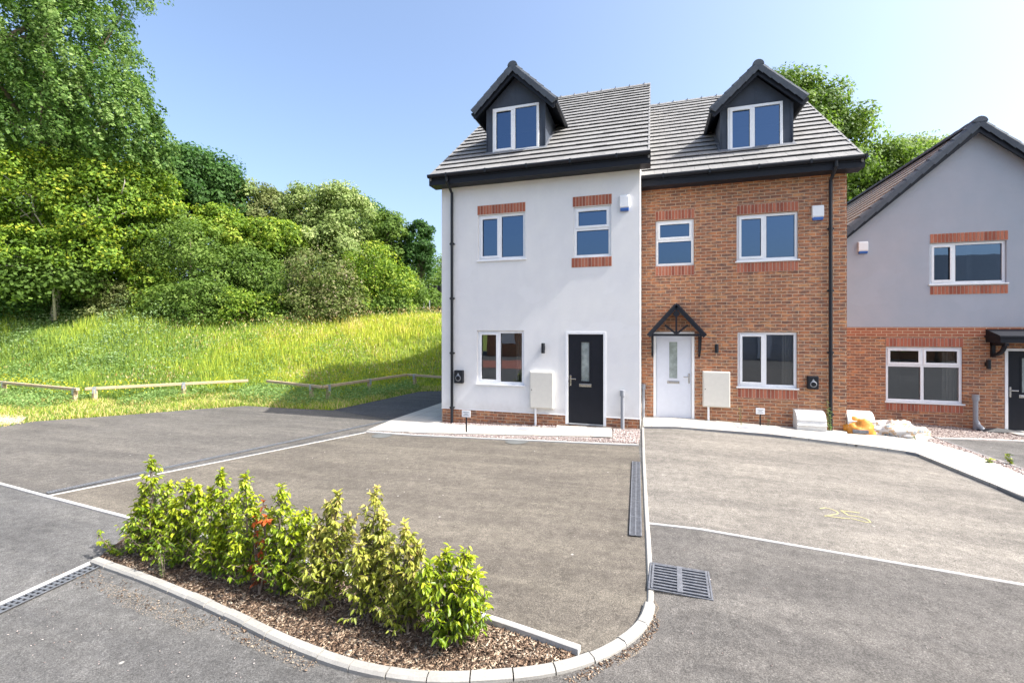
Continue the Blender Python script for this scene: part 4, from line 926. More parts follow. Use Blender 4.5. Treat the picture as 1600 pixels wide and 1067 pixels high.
# ------------------------------------------------------------------ drains, covers, paint
def channel(name, a, b, side, w_, label, n_slots=None, rows=2, pitch=.03):
    a = Vector((*a, 0)); b = Vector((*b, 0)); d = (b-a); L = d.length; d.normalize(); nrm = Vector((-d.y, d.x, 0))*side
    e = empty(name, (a.x, a.y, g(a.x)), label, 'drain', 'slotted channel drains let into the asphalt'); P = lambda s, u, z: ((a+d*s+nrm*u).x, (a+d*s+nrm*u).y, g((a+d*s).x)+z)
    v = MB(); k = 0; ns = max(1, int(L/.5))
    for i in range(ns):
        s0, s1 = L*i/ns, L*(i+1)/ns; v.face([P(s0, .005, .0125), P(s1, .005, .0125), P(s1, w_-.005, .0125), P(s0, w_-.005, .0125)])
    v.build('channel', M['hole'], e, fix=False)
    gr = MB(); edge = w_*.10
    def bx(s0, s1, u0, u1, z0=.013, z1=.021):
        V = [P(s0, u0, z0), P(s1, u0, z0), P(s1, u1, z0), P(s0, u1, z0), P(s0, u0, z1), P(s1, u0, z1), P(s1, u1, z1), P(s0, u1, z1)]
        gr.mesh(V, [(4,5,6,7), (0,1,5,4), (1,2,6,5), (2,3,7,6), (3,0,4,7)])
    s = 0
    while s < L-.01:
        e_ = min(L, s+.5-.004)
        for q in range(rows+1):
            u = q*(w_-edge)/rows; bx(s, e_, u, u+edge)
        t = s
        while t < e_-.005: bx(t, min(t+pitch*.5, e_), edge, w_-edge, .0135, .0195); t += pitch
        s += .5
    gr.build('grating', M['iron'], e)
channel('channel_drain', G(75, 772.5), G(612, 657.5), 1, .10, 'long slotted channel drain running from the bay corner up to the white house paving')
channel('channel_drain', G(1003, 840), G(1000.5, 723), 1, .13, 'short slotted channel drain beside the dividing kerb')
channel('channel_drain', G(-90, 990), G(140, 885), -1, .13, 'slotted channel drain at the lower left corner of the picture, ending at the planting bed', pitch=.045)
def gully():
    c = [G(1021, 884), G(1098, 894), G(1111, 938), G(1021, 925)]; A, B, C_, D = [Vector((*p, 0)) for p in c]
    o = (A+B+C_+D)/4; ux = ((B-A)+(C_-D)).normalized(); uy = Vector((-ux.y, ux.x, 0)); W, H = .46, .42
    e = empty('gully_grate', (o.x, o.y, g(o.x)), 'square cast iron gully grate with two columns of slots', 'drain grate')
    z = g(o.x)+.012; P = lambda u, v, zz: tuple(o+ux*u+uy*v+Vector((0, 0, z+zz)))
    v = MB(); v.face([P(-W/2, -H/2, -.001), P(W/2, -H/2, -.001), P(W/2, H/2, -.001), P(-W/2, H/2, -.001)]); v.build('pit', M['hole'], e, fix=False)
    m = MB()
    def bx(u0, u1, v0, v1, z1=.018):
        m.mesh([P(u0, v0, .004), P(u1, v0, .004), P(u1, v1, .004), P(u0, v1, .004), P(u0, v0, z1), P(u1, v0, z1), P(u1, v1, z1), P(u0, v1, z1)], [(4,5,6,7), (0,1,5,4), (1,2,6,5), (2,3,7,6), (3,0,4,7)])
    bx(-W/2, -W/2+.018, -H/2, H/2); bx(W/2-.018, W/2, -H/2, H/2); bx(-.022, .022, -H/2, H/2, .021)
    n = 9
    for k in range(n): v0 = -H/2+.012+k*(H-.02)/(n-.45); bx(-W/2+.018, -.022, v0, v0+.019); bx(.022, W/2-.018, v0, v0+.019)
    m.build('grate', M['iron'], e, bevel=.002)
    f = MB()
    for u0, u1, v0, v1 in ((-W/2-.02, W/2+.02, H/2+.004, H/2+.016), (-W/2-.02, W/2+.02, -H/2-.016, -H/2-.004), (-W/2-.02, -W/2-.006, -H/2-.004, H/2+.004), (W/2+.006, W/2+.02, -H/2-.004, H/2+.004)):
        f.mesh([P(u0, v0, .002), P(u1, v0, .002), P(u1, v1, .002), P(u0, v1, .002), P(u0, v0, .01), P(u1, v0, .01), P(u1, v1, .01), P(u0, v1, .01)], [(4,5,6,7), (0,1,5,4), (1,2,6,5), (2,3,7,6), (3,0,4,7)])
    f.build('frame', M['iron'], e)
gully()
def cover(px, py, rad, label):
    x, y = G(px, py); e = empty('manhole_cover', (x, y, g(x)), label, 'manhole cover', 'round covers in the asphalt'); mb = MB(); n = 28
    z = lambda xx, h: g(xx)+h
    def ring(r0, r1, h):
        for k in range(n):
            t, t2 = 2*PI*k/n, 2*PI*(k+1)/n; q = [(x+r*math.cos(a), y+r*math.sin(a)) for r, a in ((r0, t), (r1, t), (r1, t2), (r0, t2))]; mb.face([(p[0], p[1], z(p[0], h)) for p in q], .5)
    ring(0.001, rad*.86, .011); ring(rad*.9, rad, .013); mb.build('lid', M['coverm'], e, fix=False)
cover(808, 690, .24, 'round grey manhole cover in the asphalt before the black front door'); cover(597, 681, .22, 'faint round manhole cover near the corner of the paving')
for (q, lab) in (([G(811, 669), G(831, 670), G(824, 674.5), G(803, 673)], 'small grey inspection cover in the paving left of the black door'), ([G(1148, 668), G(1168, 669.5), G(1178, 674), G(1156, 672.5)], 'small grey inspection cover in the paving by the brick house')):
    sheet('inspection_cover', q, .032 if q[0][0] < 0 else .052, M['greyp'], .004, None, lab, 'inspection cover')['group'] = 'small covers in the paving'
# the sprayed 25
def spray():
    mb = MB()
    def stroke(pts, w_=.018):
        pts = [Vector((*G(x, y), 0)) for x, y in pts]
        L_ = []; R_ = []
        for k, p in enumerate(pts):
            d = (pts[min(k+1, len(pts)-1)]-pts[max(0, k-1)]).normalized(); n_ = Vector((-d.y, d.x, 0))*w_*random.uniform(.8, 1.1); L_.append(p+n_); R_.append(p-n_)
        for k in range(len(pts)-1):
            mb.face([(q.x, q.y, g(q.x)+.008) for q in (L_[k], R_[k], R_[k+1], L_[k+1])])
    o = (1220, 760); s = 8
    two = [(490, 280), (560, 270), (640, 290), (700, 318), (722, 338), (690, 352), (620, 364), (548, 376)]; two2 = [(548, 368), (640, 382), (760, 398), (870, 408)]
    five = [(985, 335), (900, 322), (820, 315), (745, 305)]; five2 = [(745, 302), (800, 335), (850, 368)]; five3 = [(850, 368), (930, 374), (1010, 390), (1070, 410), (1105, 430), (1125, 452), (1060, 450), (980, 430), (880, 405)]
    for st in (two, two2, five, five2, five3): stroke([(o[0]+a/s, o[1]+b/s) for a, b in st], .008)
    tag(mb.build('sprayed_number_marking', M['yellow'], fix=False), kind='structure')
spray()

# ------------------------------------------------------------------ knee rail fences
def knee_rail(posts_px, rail_px, label, rail_py):
    a = at(rail_px[0], rail_py[0], 1); z_t = .5
    def on(px, py, h=.47):            # point on the rail height
        r = ray(px, py); z = -.16
        t = (EYE-(z+h))/(-r[2]); return Vector((r[0]*t, r[1]*t, z+h))
    A = on(rail_px[0], rail_py[0]); B = on(rail_px[1], rail_py[1]); e = empty('knee_rail_fence', (A.x, A.y, -.16), label, 'fence', 'low timber rails along the meadow')
    d = (B-A).normalized(); mb = MB(); mb.bar(A, B, .10, .09, (.0, 0, 1)); r = mb.build('rail', M['wood'], e, bevel=.01)
    for px in posts_px:
        f = (px-rail_px[0])/(rail_px[1]-rail_px[0])
        # perspective-correct position along the rail
        za = 1/((A.y*cs - A.x*sn)); zb = 1/((B.y*cs-B.x*sn)); zi = 1/(za+(zb-za)*f); u = (zi-1/za)/(1/zb-1/za) if abs(1/zb-1/za) > 1e-4 else f
        p = A.lerp(B, u); m = MB(); m.box(p.x-.055, p.x+.055, p.y-.055, p.y+.055, -.3, p.z-.046); m.build('post', M['wood'], e, bevel=.008)
        m = MB(); m.bar(p-d*.05+Vector((0, 0, .047)), p+d*.05+Vector((0, 0, .047)), .112, .004); n_ = Vector((d.y, -d.x, 0)); q = p+n_*.062
        m.bar(q+Vector((0, 0, .049)), q-Vector((0, 0, .16)), .10, .004, n_); m.build('strap', M['steel'], e)
knee_rail([6, 117], (-90, 122), 'leftmost low timber rail of the meadow fence, ending in an angled corner', (589, 608.5))
knee_rail([148, 287], (133, 388), 'long low timber rail on two posts in the sunny grass', (607.5, 594.5))
knee_rail([487], (418, 503), 'short low timber rail half in the house shadow', (595.5, 604.5))
knee_rail([513, 577], (504, 636), 'low timber rail on two posts wholly in the house shadow', (604.5, 585.5))
knee_rail([648], (637, 730), 'low timber rail running behind the corner of the white house', (585.5, 592))

# ------------------------------------------------------------------ leaves
def unit(n_): v = rng.normal(size=(n_, 3)); return v/np.linalg.norm(v, axis=1)[:, None]
def norm(v): return v/(np.linalg.norm(v, axis=1)[:, None]+1e-9)
def leaf_geo(P, D, Nn, ln, wd):
    """folded leaves: two quads each; P base, D direction, Nn normal"""
    D = norm(D); Sd = norm(np.cross(D, Nn)); U = norm(np.cross(Sd, D)); ln = ln[:, None]; wd = wd[:, None]
    b = P; t = P + D*ln - U*ln*.22
    l1 = P + D*ln*.3 + Sd*wd*.45 + U*wd*.18; l2 = P + D*ln*.68 + Sd*wd*.36 + U*wd*.08 - U*ln*.06
    r1 = P + D*ln*.3 - Sd*wd*.45 + U*wd*.18; r2 = P + D*ln*.68 - Sd*wd*.36 + U*wd*.08 - U*ln*.06
    V = np.stack([b, l1, l2, t, r2, r1], 1).reshape(-1, 3); i = np.arange(len(P))[:, None]*6
    return V, np.concatenate([i+np.array([[0, 1, 2, 3]]), i+np.array([[0, 3, 4, 5]])], 1).reshape(-1, 4)
def quad_geo(P, D, Nn, ln, wd):
    D = norm(D); Sd = norm(np.cross(D, Nn)); ln = ln[:, None]; wd = wd[:, None]
    V = np.stack([P-D*ln*.5, P+Sd*wd*.5-D*ln*.05, P+D*ln*.5, P-Sd*wd*.5-D*ln*.05], 1).reshape(-1, 3)
    return V, (np.arange(len(P))[:, None]*4+np.arange(4)[None])
def crown(ells, n, ls, clump=.26, axis=None, inner=.15, ragged=1.0, low=-.55):
    """leaf clumps spread over the shells of ellipsoids; returns P, D, N, size, rnd, clump centres"""
    Ps, Ns, Rs, CC = [], [], [], []
    vol = np.array([(e[3]*e[4]+e[4]*e[5]+e[3]*e[5]) for e in ells]); sh = vol/vol.sum()
    for e, s in zip(ells, sh):
        c = np.array(e[:3]); r = np.array(e[3:6]); k = max(14, int((4.6 if axis is None else 2.1)/clump**2)); m = int(n*s*(1-inner)/k)
        dirs = unit(k); dirs[:, 2] = np.where(dirs[:, 2] < low, -dirs[:, 2], dirs[:, 2])
        rc = clump*r.mean()*rng.uniform(.55, 1.35, k); cc = c + dirs*r*(rng.uniform(.66, 1.0, k)*ragged)[:, None]
        tone = rng.uniform(-.3, .3, k)
        for i in range(k):
            mi = max(8, int(m*(rc[i]/rc.mean())**2)); u = unit(mi); rad = rng.uniform(.35, 1.12, mi)**.6
            off = u*rad[:, None]*rc[i]*np.array([1.1, 1.1, .8])
            if axis is not None:
                ax = np.array(axis)/np.linalg.norm(axis); off = off*.6 + np.outer(off @ ax, ax)*2.0
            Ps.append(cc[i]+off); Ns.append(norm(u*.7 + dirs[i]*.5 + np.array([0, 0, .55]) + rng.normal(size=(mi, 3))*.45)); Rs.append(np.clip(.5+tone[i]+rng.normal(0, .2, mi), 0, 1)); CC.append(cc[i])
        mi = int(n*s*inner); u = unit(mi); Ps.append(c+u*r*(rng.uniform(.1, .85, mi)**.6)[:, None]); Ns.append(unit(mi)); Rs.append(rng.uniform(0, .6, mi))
    P = np.vstack(Ps); N_ = np.vstack(Ns); Rr = np.concatenate(Rs); D = norm(np.cross(N_, unit(len(P))) + np.array([0, 0, -.25]))
    return P, D, N_, Rr, CC
def tree(name, label, cat, base, ells, n, ls, mat, trunk_r=.2, group=None, clump=.26, axis=None, inner=.15, bark='bark', ragged=1.0, limbs=12, limb_r=.3):
    e = empty(name, base, label, cat, group); base = Vector(base)
    if cat == 'bush':
        xs_ = [q[0] for q in ells]; k_ = max(q[3] for q in ells)
        ells = list(ells) + [(q[0]+random.uniform(-.3, .3), q[1]-q[4]*.25, gz(q[0], q[1])+.45*min(q[3], 1.6), q[3]*random.uniform(.8, 1.05), q[4]*.9, .75*min(q[3], 1.6)) for q in ells]
    n = int(n*1.45)
    P, D, N_, Rr, CC = crown(ells, n, ls, clump, axis, inner, ragged, -1.1 if cat == 'bush' else -.55)
    s = ls*.82*rng.uniform(.45, 1.5, len(P)); V, Fi = quad_geo(P, D, N_, s, s*rng.uniform(.45, .75, len(P)))
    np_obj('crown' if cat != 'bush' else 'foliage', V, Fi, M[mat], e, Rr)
    tb = MB(); zt = max(x[2] for x in ells); cx_, cy_ = np.mean([x[0] for x in ells]), np.mean([x[1] for x in ells]); topz = zt + .25*max(x[5] for x in ells)
    P_ = [base+Vector((0, 0, -.4))]; H = topz-base.z
    for k in range(1, 6): t = k/5; P_.append(Vector((base.x+(cx_-base.x)*t+random.uniform(-.1, .1)*trunk_r*4, base.y+(cy_-base.y)*t, base.z+H*t)))
    tb.tube(P_, [trunk_r*1.25, trunk_r*.95, trunk_r*.8, trunk_r*.6, trunk_r*.42, trunk_r*.2], 8); t_ = tb.build('trunk' if cat != 'bush' else 'stems', M[bark], e, smooth=True)
    lb = MB()
    for k in range(min(limbs, len(CC))):
        c = Vector(CC[k*len(CC)//limbs]); t = random.uniform(.25, .8); q = P_[0].lerp(P_[-1], t); mid = q.lerp(c, .5)+Vector((random.uniform(-.2, .2), random.uniform(-.2, .2), random.uniform(0, .4)))
        lb.tube([q, mid, c], [trunk_r*limb_r, trunk_r*limb_r*.6, trunk_r*limb_r*.2], 5)
    lb.build('limbs', M[bark], e, smooth=True)
    return e
def E(px, py, Z, rx, ry, depth=None):     # ellipsoid seen centred on (px,py) at depth Z with image half-sizes
    c = at(px, py, Z); k = Z/FPX; return (c.x, c.y, c.z, rx*k, (depth or rx)*k, ry*k)
def base_at(px, Z): r = ray(px, 500); x, y = r[0]*Z, r[1]*Z; return (x, y, gz(x, y)-.03)
T = 'trees and bushes along the meadow edge'
tree('poplar_tree', 'huge leaning green tree filling the top left corner', 'tree', base_at(60, 25), [E(-60, 60, 25, 215, 210, 150), E(90, -60, 25, 150, 150, 120), E(110, 90, 24, 118, 120, 90), E(150, 190, 23.5, 105, 100, 90), E(200, 230, 23.5, 68, 70, 60), E(0, 200, 24, 150, 110, 120)], 100000, .19, 'lf_poplar', .5, T, .125, (-.5, 0, .86), .22)
tree('maple_tree', 'bright yellow green tree at the far left below the huge tree', 'tree', base_at(80, 23.5), [E(60, 315, 23.5, 110, 85, 90), E(165, 330, 24, 95, 85, 80), E(222, 305, 24.5, 55, 50, 60), E(40, 400, 23, 100, 50, 80), E(130, 400, 23.5, 90, 50, 60)], 42000, .19, 'lf_maple', .16, T, .17, None, .12, 'barkpale')
tree('oak_tree', 'dark green round tree just right of the huge tree', 'tree', base_at(300, 30), [E(300, 300, 30, 68, 72), E(350, 320, 30.5, 40, 55), E(255, 290, 30, 50, 60)], 22000, .26, 'lf_dark', .3, T, .26)
tree('birch_tree', 'small pale wispy tree standing beside the dark round one', 'tree', base_at(385, 31), [E(383, 320, 31, 24, 40), E(372, 370, 31, 30, 40)], 5500, .2, 'lf_pale', .12, T, .3, None, .1)
tree('willow_tree', 'grey green hazy topped tree left of centre of the treeline', 'tree', base_at(430, 32), [E(428, 340, 32, 42, 46), E(400, 365, 32, 36, 36)], 10000, .22, 'lf_olive', .2, T, .25)
tree('lime_tree', 'broad pale yellow green tree, widest crown of the treeline', 'tree', base_at(515, 31), [E(478, 335, 31, 44, 44), E(535, 345, 31, 55, 52), E(515, 395, 31, 75, 45)], 22000, .22, 'lf_pale', .26, T, .23)
tree('sycamore_tree', 'dark topped tree peeping out behind the broad pale tree', 'tree', base_at(560, 36), [E(560, 350, 36, 38, 45), E(590, 370, 36, 30, 45), E(525, 340, 36, 30, 40)], 9000, .26, 'lf_dark', .22, T, .26)
tree('ash_tree', 'mid green tree left of the slim rounded tree near the white house', 'tree', base_at(610, 33), [E(608, 368, 33, 32, 38), E(600, 410, 33, 36, 35)], 9500, .22, 'lf_mid', .2, T, .25)
tree('holly_tree', 'slim rounded dark tree nearest the white house', 'tree', base_at(655, 33), [E(655, 378, 33, 23, 32), E(652, 412, 33, 25, 35)], 8500, .2, 'lf_dark', .18, T, .25)
tree('hawthorn_tree', 'yellow green feathery tree in the second rank left of centre', 'tree', base_at(420, 28), [E(430, 378, 28, 50, 35), E(385, 385, 28, 45, 40), E(340, 360, 28, 40, 40)], 15000, .2, 'lf_yellow', .15, T, .22)
B_ = [('leafy green bush at the meadow edge under the dark round tree', 300, 25, [E(300, 400, 25, 60, 60), E(255, 380, 25, 45, 60), E(350, 430, 25, 50, 45)], 19000, 'lf_mid'),
      ('green ivy covered bush left of the dry grey bush', 400, 26, [E(395, 430, 26, 42, 48), E(430, 445, 26, 30, 38)], 10000, 'lf_mid'),
      ('dry grey pink bramble bush at the meadow edge', 505, 25, [E(500, 430, 25, 52, 42), E(530, 455, 24.6, 40, 32), E(475, 455, 25, 35, 32)], 13000, 'lf_dry'),
      ('wide yellow green bush right of the dry bramble bush', 590, 26.5, [E(580, 420, 26.5, 45, 40), E(615, 445, 26.5, 38, 35), E(570, 455, 26.3, 35, 28)], 14000, 'lf_yellow'),
      ('low dark green bush at the right end of the treeline', 645, 28, [E(640, 450, 28, 26, 26), E(652, 465, 28, 20, 16)], 5000, 'lf_mid'),
      ('low bright lime bush in front of the far left trees', 235, 24.5, [E(240, 445, 24.5, 32, 32), E(215, 430, 24.6, 22, 22)], 6500, 'lf_yellow'),
      ('low lime green shrub at the foot of the ivy covered bush', 385, 24, [E(380, 468, 24, 35, 18), E(430, 472, 24, 25, 15)], 4500, 'lf_yellow'),
      ('pale green weedy bush between the lime bush and the leafy bush', 170, 24, [E(165, 455, 24, 34, 22), E(200, 462, 24, 25, 20)], 4500, 'lf_olive'),
      ('leafy bush below the dark round tree, rightmost of the leafy pair', 330, 23.5, [E(320, 460, 23.5, 42, 26), E(280, 465, 23.5, 35, 24)], 7000, 'lf_mid')]
B_ += [('low ragged green bush at the meadow edge below the ivy covered one', 440, 24.5, [E(445, 462, 24.5, 34, 24)], 4500, 'lf_mid'),
      ('small olive bush at the meadow edge between the bramble and the wide yellow green bush', 560, 25.5, [E(555, 470, 25.5, 26, 16)], 3000, 'lf_olive'),
      ('small green bush under the wide yellow green bush', 610, 26, [E(612, 472, 26, 30, 15)], 3000, 'lf_mid'),
      ('dark leafy bush under the yellow green tree at the far left', 70, 24.5, [E(60, 430, 24.5, 60, 35), E(110, 440, 24.3, 45, 30)], 8000, 'lf_dark'),
      ('green bush at the left picture edge behind the nettles', 10, 24, [E(0, 440, 24, 40, 30)], 4500, 'lf_mid')]
for lab, px, Z, el, n_, mt in B_: tree('bush', lab, 'bush', base_at(px, Z), el, int(n_*(1.3 if px < 200 else 1)), .12 if px < 200 else .16, mt, .07, T, .25, None, .2, limbs=8)
tree('sapling', 'small round topped sapling beside the dark fence near the white house', 'tree', base_at(676, 33), [E(676, 461, 33, 10, 11)], 1600, .15, 'lf_mid', .05, None, .35)
# wood behind: one mass
Zs = []
for px, py, Z, rx, ry in ((-60, 330, 30, 160, 130), (60, 380, 27, 120, 90), (150, 330, 30, 110, 130), (250, 380, 33, 90, 90), (340, 400, 34, 70, 80), (430, 410, 35, 70, 75), (500, 420, 35, 70, 75), (570, 430, 37, 60, 70), (640, 440, 38, 50, 60), (680, 430, 42, 45, 32), (730, 440, 45, 60, 40), (60, 440, 24, 150, 45), (150, 250, 29, 100, 80), (30, 210, 31, 130, 90), (180, 435, 28, 90, 45), (180, 465, 27, 70, 28), (290, 468, 29, 70, 28), (380, 470, 30, 70, 26), (470, 472, 30, 70, 24), (560, 472, 31, 70, 24), (640, 474, 33, 60, 20), (0, 465, 25, 120, 25)):
    Zs.append(E(px, py, Z, rx, ry, rx*.6))
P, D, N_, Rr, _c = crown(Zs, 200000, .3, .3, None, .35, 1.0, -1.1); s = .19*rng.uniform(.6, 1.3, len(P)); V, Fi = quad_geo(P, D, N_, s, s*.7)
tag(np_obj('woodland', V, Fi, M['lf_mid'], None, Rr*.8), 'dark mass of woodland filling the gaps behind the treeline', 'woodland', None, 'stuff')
T2 = 'trees behind the roofs'
def bz(px, Z): r = ray(px, 500); return (r[0]*Z, r[1]*Z, -.3)
tree('plane_tree', 'tall green tree rising behind the brick house roof', 'tree', bz(1240, 27), [E(1215, 190, 27, 75, 72), E(1270, 225, 27, 80, 75), E(1310, 225, 26.5, 38, 50), E(1230, 290, 27, 100, 100)], 36000, .24, 'lf_mid', .4, T2, .22)
tree('plane_tree', 'lower green tree between the brick house and the grey gable', 'tree', bz(1390, 26), [E(1370, 300, 26, 60, 68), E(1420, 290, 26.5, 62, 62), E(1345, 350, 26, 60, 60)], 20000, .22, 'lf_mid', .3, T2, .24)
tree('birch_tree', 'pale feathery treetop just above the grey gable roof', 'tree', bz(1440, 33), [E(1440, 255, 33, 52, 46), E(1400, 255, 33, 40, 40), E(1480, 260, 33, 50, 50)], 9000, .2, 'lf_pale', .2, T2, .3)
# bare branches of the yellow green tree
dead = empty('dead_tree', base_at(85, 22), 'bare pale branches reaching out before the far left trees', 'dead tree')
db = MB()
def br(pts, r0): db.tube([at(px, py, 22.4+dz) for px, py, dz in pts], [r0*(1-.7*k/(len(pts)-1)) for k in range(len(pts))], 6)
br([(86, 500, .2), (82, 420, .1), (78, 370, 0), (55, 335, 0), (48, 305, 0), (20, 285, 0), (-10, 262, 0)], .06); br([(48, 305, 0), (25, 300, 0), (-10, 292, .2)], .04); br([(45, 308, 0), (62, 285, 0), (60, 262, 0)], .03)
br([(52, 330, 0), (30, 340, 0), (12, 345, 0)], .03); br([(150, 340, .2), (140, 322, .1), (130, 305, 0)], .04); br([(150, 340, .2), (157, 325, .1), (166, 318, 0)], .04); br([(155, 325, 0), (152, 305, 0)], .03)
br([(84, 400, .1), (100, 365, .1), (125, 352, .1), (150, 340, .2), (180, 340, .3), (200, 330, .3)], .045); br([(190, 303, .2), (195, 285, .2), (194, 275, .2)], .035); br([(60, 395, 0), (30, 402, 0), (0, 395, 0)], .03)
db.build('branches', M['barkpale'], dead, smooth=True)
# dark fence and stakes at the far end
e = empty('panel_fence', base_at(690, 36), 'dark board fence far off beside the white house corner', 'fence')
mb = MB(); a = at(655, 470, 36); b = at(735, 470, 36); n_ = 14
for k in range(n_): p, q = a.lerp(b, k/n_), a.lerp(b, (k+.94)/n_); mb.bar((p+q)/2+Vector((0, 0, 1.2)), (p+q)/2-Vector((0, 0, 1.6)), (q-p).length, .03, (0, 1, 0))
mb.build('boards', plain('dark_boards', (.03, .03, .035), .8, .2), e)
for px, py0, py1, lab in ((662, 459, 478, 'taller pale metal stake at the far end of the meadow'), (671, 470, 480, 'shorter pale metal stake at the far end of the meadow')):
    p = at(px, py0, 30); q = at(px, py1+3, 30); mb = MB(); mb.tube([q, p], .035, 8); tag(mb.build('stake', M['greyp']), lab, 'stake', 'stakes at the far end of the meadow')

# ------------------------------------------------------------------ meadow
def inpoly(Q, poly):
    P = np.array(poly); ins = np.zeros(len(Q), bool); j = len(P)-1
    for i in range(len(P)):
        ins ^= ((P[i, 1] > Q[:, 1]) != (P[j, 1] > Q[:, 1])) & (Q[:, 0] < (P[j, 0]-P[i, 0])*(Q[:, 1]-P[i, 1])/(P[j, 1]-P[i, 1]+1e-12)+P[i, 0]); j = i
    return ins
def vn(Q, sc_, seed):                      # cheap smooth value noise
    q = Q*sc_+seed*7.13; i = np.floor(q).astype(int); f = q-i; f = f*f*(3-2*f)
    h = lambda a, b: np.modf(np.abs(np.sin(a*127.1+b*311.7+seed)*43758.5453))[0]
    return (h(i[:, 0], i[:, 1])*(1-f[:, 0])+h(i[:, 0]+1, i[:, 1])*f[:, 0])*(1-f[:, 1]) + (h(i[:, 0], i[:, 1]+1)*(1-f[:, 0])+h(i[:, 0]+1, i[:, 1]+1)*f[:, 0])*f[:, 1]
aspoly = [(-60, -25), (-30, -2), (-19, 4.2)] + gb + [(10, 22), (30, 22), (30, -25)]
GZ = lambda X, Y: np.interp(X, [k[0] for k in KN], [k[1] for k in KN]) + fieldv(np.column_stack([X, Y]))
def scatter(n, smin, smax, power=1.0):
    out = []; c = 0
    while c < n:
        Zc = 9.5 + (rng.random(30000)**power)*24; px = rng.uniform(-60, 740, 30000); a = (px-CX)/FPX
        Q = np.column_stack([(a*cs-sn)*Zc, (a*sn+cs)*Zc]); s = raildist(Q)
        ok = (s > smin) & (s < smax) & ~inpoly(Q, aspoly); Q = Q[ok]; out.append(Q[:n-c]); c += len(out[-1])
    return np.vstack(out)
sdist = raildist
def pxof(Q): X = Q[:, 0]*cs+Q[:, 1]*sn; Z = -Q[:, 0]*sn+Q[:, 1]*cs; return CX+FPX*X/Z, Z
def blades(name, Q, h, w_, rnd, mat, label, cat, lean=.35):
    N = len(Q); z = GZ(Q[:, 0], Q[:, 1])-.04; a = rng.uniform(0, 2*PI, N); ln = rng.uniform(0, lean, N)*h; b = rng.uniform(0, 2*PI, N)
    base = np.column_stack([Q, z]); sd = np.column_stack([np.cos(a), np.sin(a), 0*a])*(w_/2)[:, None]; tip = base+np.column_stack([np.cos(b)*ln, np.sin(b)*ln, h])
    mid = base*.5+tip*.5+np.column_stack([-np.cos(b)*ln*.15, -np.sin(b)*ln*.15, 0*h])
    V = np.stack([base-sd*.7, base+sd*.7, mid+sd, tip, mid-sd], 1).reshape(-1, 3)
    i = np.arange(N)[:, None]*5; Fi = np.concatenate([i+np.array([[0, 1, 2, 4]]), i+np.array([[4, 2, 3, 3]])], 1).reshape(-1, 4)
    # tip as triangle: store both as triangles
    T3 = np.concatenate([i+np.array([[0, 1, 2]]), i+np.array([[0, 2, 4]]), i+np.array([[4, 2, 3]])], 1).reshape(-1, 3)
    return tag(np_obj(name, V, T3, mat, None, np.repeat(rnd, 3)), label, cat, None, 'stuff')
Q = scatter(110000, .12, 15, 1.1); pxq, Zq = pxof(Q); n1 = vn(Q, .35, 1); n2 = vn(Q, 1.2, 2); s = sdist(Q)
yel = np.clip((pxq-230)/260, 0, 1)
h = (.38+.35*n1+.25*n2)*(1-.35*yel)*np.clip((s+.3)/1.5, .4, 1)*rng.uniform(.5, 1.2, len(Q))*(1+np.clip((300-pxq)/100, 0, 1)*np.clip((s-4)/3, 0, 1)*.5)
blades('meadow_grass', Q, h, rng.uniform(.012, .03, len(Q))*(Zq/14), np.clip(.26+.38*yel+.3*(n2-.5)+.3*(n1-.5)+rng.normal(0, .14, len(Q)), 0, 1), M['grass'], 'tall yellow green meadow grass beyond the low rails', 'grass')
Q = scatter(42000, -9, .1, .7); n2 = vn(Q, 1.2, 3)
blades('verge_grass', Q, (.05+.16*n2)*rng.uniform(.5, 1.3, len(Q)), rng.uniform(.012, .03, len(Q)), np.where(rng.random(len(Q)) < .35, .97, np.clip(.22+.35*(n2-.4)+rng.normal(0, .15, len(Q)), 0, 1)), M['grass'], 'short patchy grass between the asphalt and the low rails', 'grass', .8)
def weeds(name, Q, hmax, ls, rnd, mat, label, cat, kmean=1):
    N = len(Q); z = GZ(Q[:, 0], Q[:, 1]); P = np.column_stack([Q, z+hmax*rng.random(N)**.7]); Nn = norm(rng.normal(size=(N, 3))*.6+np.array([0, 0, 1])); D = norm(np.cross(Nn, unit(N)))
    s_ = ls*rng.uniform(.6, 1.4, N); V, Fi = quad_geo(P, D, Nn, s_, s_*.5); return tag(np_obj(name, V, Fi, mat, None, rnd), label, cat, None, 'stuff')
Q = scatter(120000, .1, 13, 1.0); pxq, Zq = pxof(Q); n1 = vn(Q, .5, 5); n2 = vn(Q, 2.2, 6); keep = rng.random(len(Q)) < np.clip(1.25-(pxq-150)/420, .25, 1)*np.clip(.3+1.1*n1, 0, 1); Q = Q[keep]; pxq = pxq[keep]; n1 = n1[keep]; n2 = n2[keep]; s = sdist(Q)
hm = (.3+.55*n1)*np.clip((s+.4)/1.3, .4, 1)*(1+np.clip((300-pxq)/100, 0, 1)*np.clip((s-4)/3, 0, 1)*.9)*(.65+.7*n2)
weeds('nettles', Q, hm, .085, np.clip(.45+.35*(n2-.5)+rng.normal(0, .2, len(Q)), 0, 1), M['weed'], 'leafy green nettles and weeds growing through the meadow', 'weeds')
Q = scatter(60000, 2.2, 12, .9); pxq, Zq = pxof(Q); n1 = vn(Q, .7, 15); n2 = vn(Q, 2.6, 16); keep = rng.random(len(Q)) < np.clip((330-pxq)/160, 0, 1)*np.clip(.2+1.3*n1, 0, 1); Q = Q[keep]; n1 = n1[keep]; n2 = n2[keep]; s = sdist(Q)
